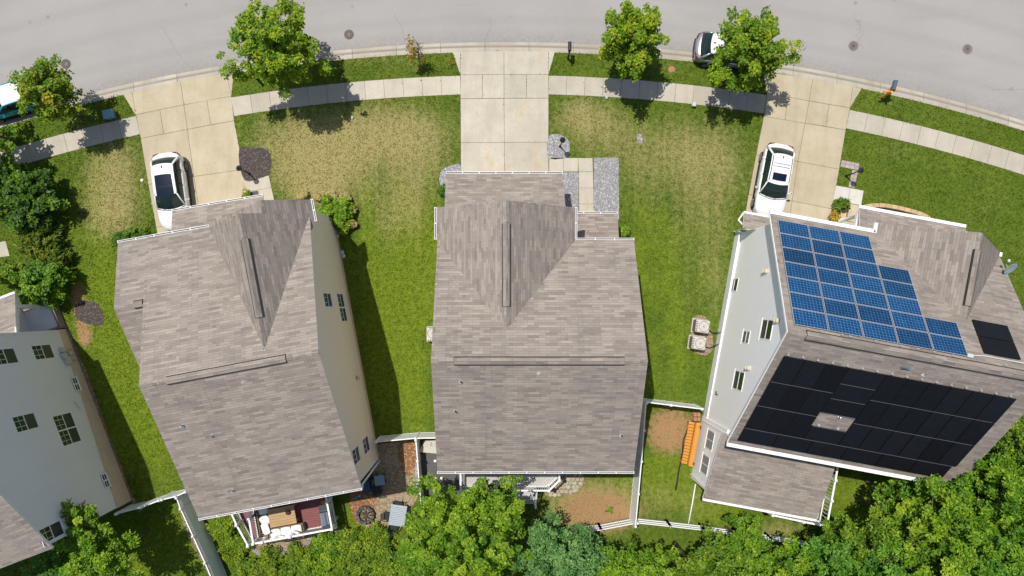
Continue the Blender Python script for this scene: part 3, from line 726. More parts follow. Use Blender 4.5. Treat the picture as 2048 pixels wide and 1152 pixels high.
def window(root,wo,wt,wn,px,py,w,h,cols=1,grid=True,name='window',slide=False,dx=0,dz=0):
    """double hung (or sliding) window on the wall through wo with tangent wt and outward normal wn (all local), centred where the photo shows it"""
    O=root.m@Vector(wo); N=(root.m.to_3x3()@Vector(wn)); dr=Vector((px-NX,-(py-NY),0))
    k=(N.x*O.x+N.y*O.y)/(N.x*dr.x+N.y*dr.y); z=CAMH-F*k
    c=root.loc((dr.x*k,dr.y*k,z)); t=Vector(wt); n=Vector(wn); up=Vector((0,0,1))
    T=Matrix((( t.x,n.x,0,c.x),(t.y,n.y,0,c.y),(0,0,1,c.z),(0,0,0,1)))
    f=MB(); b=.065
    for sx in (-1,1): f.box((sx*(w/2-b/2),.008,0),(b,.024,h-.002),0,0,.5,T)
    for sz in (-1,1): f.box((0,.009,sz*(h/2-b/2)),(w-.003,.026,b),0,0,.5,T)
    f.box((0,.016,-h/2-.02),(w+.1,.05,.04),0,0,.5,T)
    for i in range(1,cols): f.box((-w/2+w*i/cols,.008,0),(.075,.025,h-.01),0,0,.5,T)
    if slide: f.box((0,.008,0),(.05,.02,h-.1),0,0,.5,T)
    else: f.box((0,.008,0),(w-.1,.02,.045),0,0,.5,T)
    fo=root.part(f,name,M['white'])
    g=MB(); g.box((0,-.010,h*.25 if not slide else 0),(w-.1,.03,(h*.5 if not slide else h)-.08),0,0,.5,T)
    root.part(g,'pane',M['curtain' if slide else 'glass'],parent=fo)
    if not slide:
        g=MB(); g.box((0,-.012,-h*.25),(w-.1,.03,h*.5-.08),0,0,.5,T); root.part(g,'screen',M['screen'],parent=fo)
    else:
        g=MB(); g.box((-w*.25,.004,0),(w*.5-.1,.008,h-.12),0,0,.5,T); root.part(g,'screen',M['curtain'],parent=fo)
    if grid:
        g=MB(); cw=w/cols
        for i in range(cols):
            x0=-w/2+cw*i
            for k2 in (1,2): g.box((x0+cw*k2/3,.006,h*.25),(.018,.008,h*.5-.1),0,0,.5,T)
            g.box((x0+cw/2,.006,h*.25),(cw-.12,.007,.018),0,0,.5,T)
        root.part(g,'muntins',M['white'],parent=fo)
    return fo
def frame_trim(root,name,beams,mat='white'):
    mb=MB()
    for a,b,w,h in beams: mb.beam(a,b,w,h)
    return root.part(mb,name,M[mat])
def wall_main(mb,x0,x1,y0,y1,ze,zr,D,th=.15):
    yr=D/2; p=(zr-ze)/yr
    zz=lambda y: ze+p*(yr-abs(y-yr))-th
    xprism(mb,x0,x1,[(y0,-.1),(y1,-.1),(y1,zz(y1)),(yr,zr-th),(y0,zz(y0))])
SH=[M['shingle'],M['white']]
# ---------------------------------------------------------------- centre house
H=Thing('house','centre house with brown shingle roof and front gable between two lawns','house',(-3.37,-8.97,0),0,'houses along the street')
W,D,ze,zr=10.59,12.47,6.2,9.67; yr=D/2; p=(zr-ze)/yr
gx0,gx1,xc,zg,yf,yj=-.05,7.41,3.68,8.84,14.22,7.72
pg=(zg-ze)/(xc-gx0)
mb=MB(); wall_main(mb,.16,W-.16,.3,D-.3,ze,zr,D)
yprism(mb,D-1,yf-.25,[(gx0+.25,-.1),(gx1-.25,-.1),(gx1-.25,ze-.15+.25*pg),(xc,zg-.16),(gx0+.25,ze-.15+.25*pg)])
mb.prism([(.4,13.2),(6.95,13.2),(6.95,16.35),(.4,16.35)],-.1,[3.9,3.9,2.95,2.95])
root_w=H.part(mb,'wall',M['side_beige'])
mb=MB(); mb.prism([(.13,.27),(W-.13,.27),(W-.13,D-.27),(.13,D-.27)],-.1,.45); H.part(mb,'foundation',M['found'])
mb=MB()
mb.roof([(0,0,ze),(W,0,ze),(W,yr,zr),(0,yr,zr)]); mb.roof([(0,yr,zr),(W,yr,zr),(W,D,ze),(0,D,ze)])
mb.roof([(gx0,D,ze+.012),(xc,yj,zg),(xc,yf,zg),(gx0,yf,ze+.012)]); mb.roof([(gx1,D,ze+.012),(gx1,yf,ze+.012),(xc,yf,zg),(xc,yj,zg)])
H.part(mb,'roof',SH)
mb=MB(); mb.roof([(.21,16.67,3.0),(7.03,16.67,3.0),(7.13,13.9,4.38),(.21,13.9,4.38)],.13); H.part(mb,'garage_roof',SH)
mb=MB(); mb.roof([(7.3,14.36,2.7),(10.3,14.36,2.7),(10.3,12.1,3.45),(7.3,12.1,3.45)],.13); H.part(mb,'porch_roof',SH)
for xx in (7.75,10.1):
    mb=MB(); mb.beam((xx,14.1,0),(xx,14.1,2.6),.16,.16); mb.box((xx,14.1,.12),(.24,.24,.24)); H.part(mb,'porch_column',M['white'])
gutter(H,(.21,16.67,3.0),(7.03,16.67,3.0),(0,1)); gutter(H,(7.32,14.36,2.7),(10.3,14.36,2.7),(0,1),w=.1)
gutter(H,(gx1+.05,D,ze),(W,D,ze),(0,1)); gutter(H,(0,0,ze),(W,0,ze),(0,-1))
gutter(H,(gx0,D+.05,ze),(gx0,yf,ze),(-1,0)); gutter(H,(gx1,D+.1,ze),(gx1,yf,ze),(1,0))
ridge_vent(H,(1.12,yr,zr),(9.45,yr,zr),p,p); ridge_cap(H,(.0,yr,zr),(1.1,yr,zr),p,p); ridge_cap(H,(9.47,yr,zr),(W,yr,zr),p,p)
ridge_vent(H,(xc,8.9,zg),(xc,13.05,zg),pg,pg); ridge_cap(H,(xc,13.1,zg),(xc,yf,zg),pg,pg); ridge_cap(H,(xc,8.0,zg),(xc,8.85,zg),pg,pg)
def zrear(root_,y,ze_,p_): return ze_+p_*y
for (px,py,hh) in ((922,763,.3),(911,822,.34),(1243,871,.25),(1078,746,.14)):
    z=8.0
    for _ in range(6):
        l=H.loc(P(px,py,z)); z=ze+p*l.y
    vent_pipe(H,(l.x,l.y,z),h=hh)
# garage doors, front windows (not seen from above but part of the facade)
mb=MB(); mb.box((2.1,16.37,1.1),(2.6,.05,2.15)); mb.box((5.2,16.37,1.1),(2.6,.05,2.15)); H.part(mb,'garage_door',M['white'])
downspout(H,[(W-.1,-.08,6.05),(W-.1,.1,5.7),(W-.1,.12,.2)])
# ---------------------------------------------------------------- left house
th1=R(10.6)
H=Thing('house','left house with cream side wall, crossed brown gables and maroon rear deck','house',(-16.24,-11.5,0),th1,'houses along the street')
H1=H
W,D,ze,zr=8.93,15.35,6.2,9.6; yr=D/2; p=(zr-ze)/yr
gx0,gx1,xc,zg,yf,yj=3.43,9.1,6.26,9.32,15.12,8.27; pg=(zg-ze)/(gx1-xc)
zz=lambda y: ze+p*(yr-abs(y-yr))
mb=MB(); wall_main(mb,.2,W-.12,.3,D-.35,ze,zr,D)
yprism(mb,12.2,yf-.2,[(gx0+.25,-.1),(W-.125,-.1),(W-.125,ze-.02),(xc,zg-.16),(gx0+.25,ze+.1)])
yprism(mb,14.5,15.55,[(gx0+.3,-.1),(W-.14,-.1),(W-.14,ze-.05),(7.1,8.24),(gx0+.3,ze-.05)])
mb.prism([(.45,14.5),(5.4,14.5),(5.4,16.9),(.45,16.9)],-.1,[4.0,4.0,2.95,2.95])
xprism(mb,-1.4,.3,[(8.45,-.1),(15.1,-.1),(15.1,ze-.15),(11.8,7.58),(8.45,ze-.15)])
H.part(mb,'wall',M['side_beige'])
mb=MB(); mb.prism([(.17,.27),(W-.09,.27),(W-.09,15.58),(.17,15.2)],-.1,.5); H.part(mb,'foundation',M['found'])
mb=MB()
mb.roof([(0,0,ze),(W,0,ze),(W,yr,zr),(0,yr,zr)])
mb.roof([(0,yr,zr),(W,yr,zr),(W,D-.55,zz(D-.55)),(gx1-.4,D-.4,zz(D-.4)),(gx0,D,ze),(0,D,ze)])
mb.roof([(-1.55,D+.05,ze-.012),(0.0,D+.05,ze-.012),(0.0,11.8,7.75),(-1.55,11.8,7.75)]); mb.roof([(-1.55,11.8,7.75),(.0,11.8,7.75),(.0,8.2,ze),(-1.55,8.2,ze)])
mb.roof([(gx0,15.27,ze+.012),(xc,yj,zg),(xc,yf,zg),(gx0,yf+.17,ze+.012)])
mb.roof([(gx1,14.55,ze),(gx1,15.78,ze),(7.1,15.78,8.4),(7.1,yf,8.4),(xc,yf,zg),(xc,yj,zg)])
mb.roof([(gx0,yf+.14,ze),(7.1,yf-.3,8.4),(7.1,15.78,8.4),(gx0,15.5,ze)],.12)
H.part(mb,'roof',SH)
mb=MB(); mb.roof([(.22,17.25,3.0),(5.6,17.15,3.0),(5.6,14.8,4.15),(.22,14.8,4.15)],.13); H.part(mb,'garage_roof',SH)
gutter(H,(.22,17.25,3.0),(5.6,17.15,3.0),(0,1)); gutter(H,(-1.55,D+.05,ze),(gx0,D,ze),(0,1)); gutter(H,(0,0,ze),(W,0,ze),(0,-1)); gutter(H,(gx1,14.6,ze),(gx1,15.78,ze),(1,0))
ridge_vent(H,(1.35,yr,zr),(7.3,yr,zr),p,p); ridge_cap(H,(0,yr,zr),(1.33,yr,zr),p,p); ridge_cap(H,(7.32,yr,zr),(W,yr,zr),p,p)
ridge_vent(H,(xc,9.9,zg),(xc,13.85,zg),pg,pg); ridge_cap(H,(xc,13.9,zg),(xc,yf,zg),pg,pg); ridge_cap(H,(xc,8.5,zg),(xc,9.85,zg),pg,pg)
ridge_cap(H,(7.1,15.1,8.4),(7.1,15.78,8.4),.6,pg); ridge_vent(H,(-.5,11.8,7.75),(-.02,11.8,7.75),p,p)
for (px,py,hh,mt) in ((365,850,.36,'steel'),(424,871,.34,'steel'),(466,980,.34,'steel'),(486,764,.16,'dark')):
    z=8.0
    for _ in range(6):
        l=H.loc(P(px,py,z)); z=ze+p*l.y
    vent_pipe(H,(l.x,l.y,z),h=hh,mat=mt)
vent_pipe(H,(xc,8.32,zz(8.32)-.05),h=.2,r=.09,mat='steel')
mb=MB(); mb.box((.0,0,0),(.09,.26,.03)); 
wo,wt,wn=(W-.12,0,0),(0,1,0),(1,0,0)
for (px,py,w,h,c) in ((655.5,600,.85,1.65,1),(684,615,1.75,1.55,2),(712,911,.9,1.6,1),(732,890,.95,1.6,1)):
    window(H,wo,wt,wn,px,py,w,h,c,True)
# fascia on the side wall front corner, downspouts, meter boxes
downspout(H,[(W+.0,-.08,6.05),(W-.02,.1,5.75),(W-.05,.12,.15)])
frame_trim(H,'rake_trim',[((W-.06,.15,ze-.2+p*.1),(W-.06,yr,zr-.2),.04,.16),((W-.06,yr,zr-.2),(W-.06,D-.6,ze-.05),.04,.16)])
frame_trim(H,'corner_board',[((W-.105,.33,.4),(W-.105,.33,6.1),.05,.12)])
mb=MB(); mb.bbox((W+.0,5.6,2.1),(.12,.25,.3)); H.part(mb,'vent_hood',M['tancap'])
mb=MB(); mb.box((2.9,16.92,1.05),(4.2,.05,2.1)); H.part(mb,'garage_door',M['white'])
# ---------------------------------------------------------------- right house with the solar panels
th3=R(-10.5)
H=Thing('house','right house covered with solar panels and a white sided wall','house',(12.26,-7.41,0),th3,'houses along the street')
H3=H
W,D,ze,zr=12.6,12.55,6.2,11.2; yr=D/2; p=(zr-ze)/yr
gx0,gx1,xc,zg,yf,yj=5.83,12.56,9.2,9.5,12.85,8.4; pg=(zg-ze)/(xc-gx0)
zz=lambda y: ze+p*(yr-abs(y-yr))
mb=MB(); wall_main(mb,.50,W-.35,.35,D-.35,ze,zr,D,.17)
yprism(mb,11.0,yf-.2,[(gx0+.25,-.1),(gx1-.25,-.1),(gx1-.25,ze+.05),(xc,zg-.17),(gx0+.25,ze+.05)])
mb.prism([(.4,-3.45),(6.5,-3.45),(6.5,.5),(.4,.5)],-.1,[3.55,3.55,4.75,4.75])
H.part(mb,'wall',M['side_white'])
mb=MB(); mb.prism([(.45,.3),(W-.3,.3),(W-.3,D-.3),(.33,D-.3)],-.1,.75); H.part(mb,'foundation',M['found_w'])
mb=MB()
mb.roof([(0,0,ze),(W,0,ze),(W,yr,zr),(0,yr,zr)]); mb.roof([(0,yr,zr),(W,yr,zr),(W,D,ze),(0,D,ze)])
mb.roof([(gx0,D,ze+.012),(xc,yj,zg),(xc,yf,zg),(gx0,yf+.25,ze+.012)]); mb.roof([(gx1,D-.1,ze+.012),(gx1,yf-.1,ze+.012),(xc+.6,yf,zg-.55),(xc,yf,zg),(xc,yj,zg)])
H.part(mb,'roof',SH)
mb=MB(); mb.roof([(6.3,14.5,2.9),(12.65,14.5,2.9),(12.65,12.4,3.8),(6.3,12.4,3.8)],.13); H.part(mb,'porch_roof',SH)
mb=MB(); mb.roof([(.12,-3.75,3.7),(6.75,-3.75,3.7),(6.75,.3,4.9),(.12,.3,4.9)],.13); H.part(mb,'sunroom_roof',SH)
mb=MB(); mb.roof([(-.25,13.0,2.75),(5.6,13.0,2.75),(5.6,12.1,3.1),(-.25,12.1,3.1)],.1); H.part(mb,'garage_eave',SH)
gutter(H,(-.25,13.0,2.75),(5.6,13.0,2.75),(0,1),True)
gutter(H,(0,D,ze),(gx0-.05,D,ze),(0,1),True,w=.17); gutter(H,(gx0,D+.02,ze),(gx0,yf+.25,ze),(-1,0),True,w=.16)
gutter(H,(6.3,14.5,2.9),(12.65,14.5,2.9),(0,1),True,w=.16); gutter(H,(0,0,ze),(W,0,ze),(0,-1),True,w=.18)
gutter(H,(.12,-3.75,3.7),(6.75,-3.75,3.7),(0,-1),True,w=.12); gutter(H,(gx1,D,ze),(gx1,yf-.1,ze),(1,0),True,w=.13)
frame_trim(H,'rake_trim',[((-.012,.05,ze-.07),(-.012,yr,zr-.07),.025,.11),((-.012,yr,zr-.07),(-.012,D-.05,ze-.07),.025,.11)])
frame_trim(H,'porch_beam',[((6.42,14.35,2.66),(6.42,12.9,2.66),.2,.24),((6.42,14.35,2.66),(12.5,14.35,2.66),.2,.24)])
for xx in (6.5,12.4):
    mb=MB(); mb.lathe((xx,14.1,.1),[(.17,0),(.17,.12),(.12,.16),(.105,2.3),(.15,2.36),(.15,2.45)],16); H.part(mb,'porch_column',M['white'],smooth=True)
ridge_vent(H,(.9,yr,zr),(11.7,yr,zr),p,p,.2); ridge_cap(H,(0,yr,zr),(.88,yr,zr),p,p); ridge_vent(H,(xc,9.2,zg),(xc,12.0,zg),pg,pg,.15); ridge_cap(H,(xc,12.02,zg),(xc,yf,zg),pg,pg); ridge_cap(H,(xc,8.6,zg),(xc,9.18,zg),pg,pg)
wo,wt,wn=(.50,0,0),(0,-1,0),(-1,0,0)
for (px,py,w,h) in ((1468,570,.85,1.35),(1533,659,1.1,1.5),(1492,674,.75,1.1),(1477,761,1.1,1.55)): window(H,wo,wt,wn,px,py,w,h,1,False)
window(H,(.45,0,0),wt,wn,1404,794,1.0,1.5,1,False)
for (px,py) in ((1420,880),(1410,929)): window(H,(.4,0,0),wt,wn,px,py,1.15,1.35,1,False,slide=True)
def on_wall(H,wo,wn,px,py):
    O=H.m@Vector(wo); N=(H.m.to_3x3()@Vector(wn)); dr=Vector((px-NX,-(py-NY),0)); k=(N.x*O.x+N.y*O.y)/(N.x*dr.x+N.y*dr.y)
    return H.loc((dr.x*k,dr.y*k,CAMH-F*k))
for (px,py) in ((1532,542),(1555,641),(1497,736)):
    c=on_wall(H,(.42,0,0),wn,px,py); mb=MB(); mb.bbox((c.x,c.y,c.z),(.22,.24,.24),0,0,.05); mb.box((c.x-.12,c.y,c.z-.06),(.1,.2,.03)); H.part(mb,'vent_hood',M['tancap'])
for (px,py) in ((1444,640),(1438,660),(1432,672),(1428,690)):
    c=on_wall(H,(.42,0,0),wn,px,py); mb=MB(); mb.bbox((c.x,c.y,c.z),(.12,.14,.2),0,0,.03); H.part(mb,'outlet_box',M['acgrey'])
for (px,py) in ((1424,709),(1421,718)):
    c=on_wall(H,(.45,0,0),wn,px,py); mb=MB(); mb.tube([(c.x+.1,c.y,c.z),(c.x-.16,c.y,c.z),(c.x-.22,c.y,c.z-.2)],.05,8); H.part(mb,'flue_pipe',M['white'])
c=on_wall(H,(.48,0,0),wn,1434,789); mb=MB(); mb.box((c.x-.03,c.y,c.z),(.05,.05,.32)); mb.box((c.x-.03,c.y+.08,c.z-.15),(.05,.2,.05)); H.part(mb,'hose_hook',M['dark'])
downspout(H,[(.02,-.05,6.1),(.40,.22,5.6),(.40,.24,.1)])
downspout(H,[(.14,-3.8,3.6),(.3,-3.3,3.3),(.3,-3.2,.1)])
downspout(H,[(-.25,13.05,2.65),(-.4,12.6,2.4),(.2,12.25,2.2),(.2,12.25,.1)])
# blue array on the street slope, black arrays: each panel a part, its frame a sub-part
al=math.atan(p); ca,sa=math.cos(al),math.sin(al); SL=yr/ca
def slope_pt(x,s,up,front=True):
    y=s*ca; z=ze+s*sa
    yy=(D-y) if front else y
    ny=(1 if front else -1)*sa
    return Vector((x,yy+ny*up,z+ca*up))
def panel(x0,x1,s0,s1,front,blue):
    mb=MB(); u=.115
    A,B,C_,D_=slope_pt(x0,s0,u,front),slope_pt(x1,s0,u,front),slope_pt(x1,s1,u,front),slope_pt(x0,s1,u,front)
    if front: A,B,C_,D_=B,A,D_,C_
    g=.012
    nrm=(B-A).cross(D_-A).normalized()
    ins=lambda P_,e1,e2:P_+e1*g+e2*g
    ex=(B-A).normalized(); ey=(D_-A).normalized()
    a=A+ex*g+ey*g; b=B-ex*g+ey*g; c=C_-ex*g-ey*g; d=D_+ex*g-ey*g
    w=x1-x0-2*g; h=s1-s0-2*g
    mb.poly([a,b,c,d],0,[(0.003,0.003),(w,0.003),(w,h),(0.003,h)],rr.random())
    lo=[q_-nrm*.035 for q_ in (a,b,c,d)]
    mb.poly(lo[::-1],0)
    o=H.part(mb,'solar_panel',M['cellblue' if blue else 'cellblack'])
    f=MB(); e=.02
    for s_,t_ in ((a,b),(b,c),(c,d),(d,a)):
        ctr=(a+b+c+d)/4; mid=(s_+t_)/2; inn=(ctr-mid).normalized()
        f.beam(s_+inn*e/2-nrm*.016,t_+inn*e/2-nrm*.016,e,.045)
    H.part(f,'frame',M['frame_alu' if blue else 'blackframe'],parent=o)
cols=[(.3,7),(1.965,7),(3.63,7),(5.295,5),(6.96,2)]
for x0,nrow in cols:
    for r_ in range(7-nrow,7): panel(x0,x0+1.64,.5+r_*1.015,.5+r_*1.015+1.0,True,True)
for r_ in range(2): panel(9.5,11.25,5.15+r_*1.03,5.15+r_*1.03+1.01,True,False)
b0=.40; rows=[b0+1.04,b0+1.04+1.74,b0+1.04+3.48]
for i in range(6): panel(.36+i*1.855,.36+i*1.855+1.835,b0,b0+1.0,False,False)
PW=1.052
xs=[.36+i*PW for i in range(3)]+[.36+3*PW+1.845+i*PW for i in range(6)]
for x0 in xs:
    for s0 in rows: panel(x0,x0+PW-.02,s0,s0+1.72,False,False)
xm=.36+3*PW; tot=rows[2]+1.72; st=(tot-rows[0])/5
for i in (0,2,3,4): panel(xm,xm+1.825,rows[0]+i*st,rows[0]+(i+1)*st-.02,False,False)
# mounting feet / rails
mb=MB()
for x in np.arange(.55,11.4,.72):
    c=slope_pt(x,tot+.06,.05,False); mb.box(c,(.12,.05,.06)); mb.box(c+Vector((0,.05,.0)),(.035,.14,.05))
for x in (1.0,1.6,2.6,3.0,4.2,5.4,6.2,7.0,7.9,10.4):
    c=slope_pt(x,.5+7.105+.04,.05,True); mb.box(c,(.13,.06,.07))
for x,s_ in ((xm+.35,rows[0]+st+.06),(xm+1.35,rows[0]+st+.06)):
    c=slope_pt(x,s_,.05,False); mb.box(c,(.13,.12,.05))
H.part(mb,'panel_feet',M['alu'])
def strip(x0,x1,s_):
    mb=MB(); mb.beam(slope_pt(x0,s_,.118,False),slope_pt(x1,s_,.118,False),.016,.012); H.part(mb,'panel_rail',M['railgrey'])
for k,s0 in enumerate(rows):
    if k==0: strip(.4,11.45,s0-.01)
    else: strip(.4,xm-.02,s0-.01); strip(xm+1.86,11.5,s0-.01)
for i in (1,2,3,4): strip(xm+.05,xm+1.78,rows[0]+i*st-.01)
def gap_dark(x0,x1,s0,s1):  # added black sheet under the panels, stands in for the shade in their gaps
    mb=MB(); mb.roof([slope_pt(x0,s0,.06,False),slope_pt(x1,s0,.06,False),slope_pt(x1,s1,.06,False),slope_pt(x0,s1,.06,False)],.02,0,0); H.part(mb,'panel_gap_dark',M['blackframe'])
gap_dark(.38,11.46,b0+.02,rows[0]-.01); gap_dark(.38,xm-.01,rows[0],tot-.02); gap_dark(xm+1.845,xm+1.845+6*PW-.03,rows[0],tot-.02); gap_dark(xm,xm+1.835,rows[0],rows[0]+st-.03); gap_dark(xm,xm+1.835,rows[0]+2*st+.01,tot-.02)
mb=MB(); c0=slope_pt(8.72,7.5,.08,True); mb.bbox(c0,(.3,.2,.16),0,0,.03); mb.tube([c0,slope_pt(9.4,7.35,.08,True),slope_pt(12.4,7.35,.08,True)],.035,8); H.part(mb,'conduit',M['greycap'])
c=slope_pt(xm+1.05,rows[0]+2*st-.2,.0,False); vent_pipe(H,c,h=.3,mat='steel')
mb=MB(); c=slope_pt(5.9,7.2,.0,False); mb.box(c+Vector((0.1,0,.05)),(.42,.16,.03)); mb.tube([c+Vector((-.12,0,.0)),c+Vector((-.12,0,.24)),c+Vector((.1,0,.2))],.05,8); H.part(mb,'vent_pipe',M['steel'])
vent_pipe(H,slope_pt(7.0,7.0,0,False),h=.18)
# satellite dish near the right gable eave
z=6.7; c=H.loc(P(2001,540,6.75)); 
dish=MB(); ax=Vector((.35,-.55,.62)).normalized(); T=Matrix.Translation(c+Vector((.12,.05,.55)))@ax.to_track_quat('Z','Y').to_matrix().to_4x4()
dish.lathe((0,0,0),[(.02,-.06),(.2,-.045),(.36,.0),(.375,.012),(.36,.018),(.2,-.02),(.02,-.035)],24,0,T)
dd=H.part(dish,'satellite_dish',M['dishgrey'],smooth=True)
mb=MB(); mb.tube([c+Vector((-.05,0,-.15)),c+Vector((-.05,0,.3)),c+Vector((.1,.04,.5))],.025,8); mb.tube([c+Vector((.1,.04,.42)),c+Vector((-.2,.3,.55)),c+Vector((-.25,.38,.8))],.018,6); mb.bbox(c+Vector((-.25,.4,.84)),(.14,.16,.1),0,0,.03); H.part(mb,'dish_arm',M['greycap'],parent=dd)
# ---------------------------------------------------------------- far left house, cut by the frame
th0=R(21)
H=Thing('house','far left house cut by the frame, grey side wall with tan foundation','house',(-23.23,-12.28,0),th0,'houses along the street')
H0=H
D,ze,zr=11.5,7.9,11.1; yr=D/2; p=(zr-ze)/yr; XW=-10.5
mb=MB(); wall_main(mb,XW,-.02,.0,D,ze+.12,zr+.1,D,.16)
mb.prism([(-9.5,D-.1),(-1.75,D-.1),(-1.75,13.6),(-9.5,13.6)],-.1,2.6)
H.part(mb,'wall',M['side_grey'])
mb=MB(); mb.prism([(XW,-.04),(.03,-.04),(.03,D+.02),(XW,D+.02)],-.1,[1.6,1.6,.6,.6]); H.part(mb,'foundation',M['found'])
mb=MB(); mb.roof([(XW,-.3,ze),(.15,-.3,ze),(.15,yr,zr+.17),(XW,yr,zr+.17)]); mb.roof([(XW,yr,zr+.17),(.15,yr,zr+.17),(.15,D+.3,ze),(XW,D+.3,ze)])
H.part(mb,'roof',SH)
mb=MB(); mb.roof([(-9.6,11.55,4.05),(-.24,11.55,4.05),(-.3,14.0,2.85),(-9.6,14.0,2.85)],.13); H.part(mb,'porch_roof',SH)
mb=MB(); mb.beam((-.4,13.2,.2),(-.4,13.2,3.05),.2,.2); H.part(mb,'porch_column',M['white'])
mb=MB(); mb.beam((-.42,11.6,3.75),(-.42,13.85,2.65),.12,.3); H.part(mb,'porch_beam',M['side_grey'])
gutter(H,(-9.6,14.0,2.85),(-.3,14.0,2.85),(0,1),True)
mb=MB(); mb.tube([(-.9,11.5,4.12),(-.3,11.46,4.12),(-.18,11.6,4.12),(-.2,11.85,4.0)],.05,8); H.part(mb,'downspout',M['white'])
mb=MB(); mb.prism([(-1.75,11.75),(-.02,11.75),(-.02,13.35),(-1.75,13.35)],-.1,.5); H.part(mb,'porch_slab',M['found_w'])
mb=MB()
for a,b in (((-1.75,11.68),(.06,11.68)),((.04,11.7),(.04,13.45)),((-1.75,13.42),(.06,13.42))): mb.beam((*a,.28),(*b,.28),.14,.62)
H.part(mb,'porch_rim',M['brick_cap'])
frame_trim(H,'corner_board',[((-.015,.05,1.6),(-.015,.05,7.8),.05,.12),((-.015,D-.06,.6),(-.015,D-.06,7.8),.05,.12)],'side_grey')
wo,wt,wn=(-.02,0,0),(0,1,0),(1,0,0)
for (px,py,w,h,c) in ((86,704,.95,1.75,1),(10,713,.95,1.75,1),(51,845,.95,1.75,1),(134,858,1.9,1.75,2),(104,1066,.95,1.75,1)): window(H,wo,wt,wn,px,py,w,h,c,True)
for (px,py) in ((152,768),(211,961)): window(H,(.03,0,0),wt,wn,px,py,.9,.5,2,False,name='basement_window')
for (px,py,sx) in ((125,700,.3),(128,712,.36),(135,722,.5)):
    c=on_wall(H,(.1,0,0),wn,px,py); mb=MB(); mb.bbox((c.x,c.y,c.z),(.26,sx,.4),0,0,.03); mb.tube([(c.x,c.y,c.z-.2),(c.x-.05,c.y,.05)],.03,6); H.part(mb,'meter_box',M['acgrey'])
c=on_wall(H,(.25,0,0),wn,141,706); mb=MB(); mb.lathe(c,[(.02,-.1),(.1,-.1),(.12,.05),(.02,.1)],12); H.part(mb,'gas_meter',M['greycap'])
for (px,py) in ((148,802),): 
    c=on_wall(H,(.03,0,0),wn,px,py); mb=MB(); mb.tube([(c.x,c.y,c.z),(c.x+.04,c.y-.3,c.z-.05),(c.x+.03,c.y-.6,c.z-.3)],.02,6); H.part(mb,'cable',M['tancap'])
def footprint(H,pts): NOGRASS.append([tuple((H.m@Vector((x,y,0)))[:2]) for x,y in pts])
footprint(H0,[(-10.5,-.1),(.1,-.1),(.1,13.6),(-10.5,13.6)]); footprint(H1,[(0,.2),(9,.2),(9,15.5),(0,15.5)]); footprint(H3,[(.3,.3),(12.3,.3),(12.3,13),(.3,13)]); footprint(H3,[(.3,-3.6),(6.6,-3.6),(6.6,1),(.3,1)])
NOGRASS.append([(-3.2,-8.7),(7.1,-8.7),(7.1,3.4),(3.8,5),(3.8,7.4),(-3.1,7.4)])
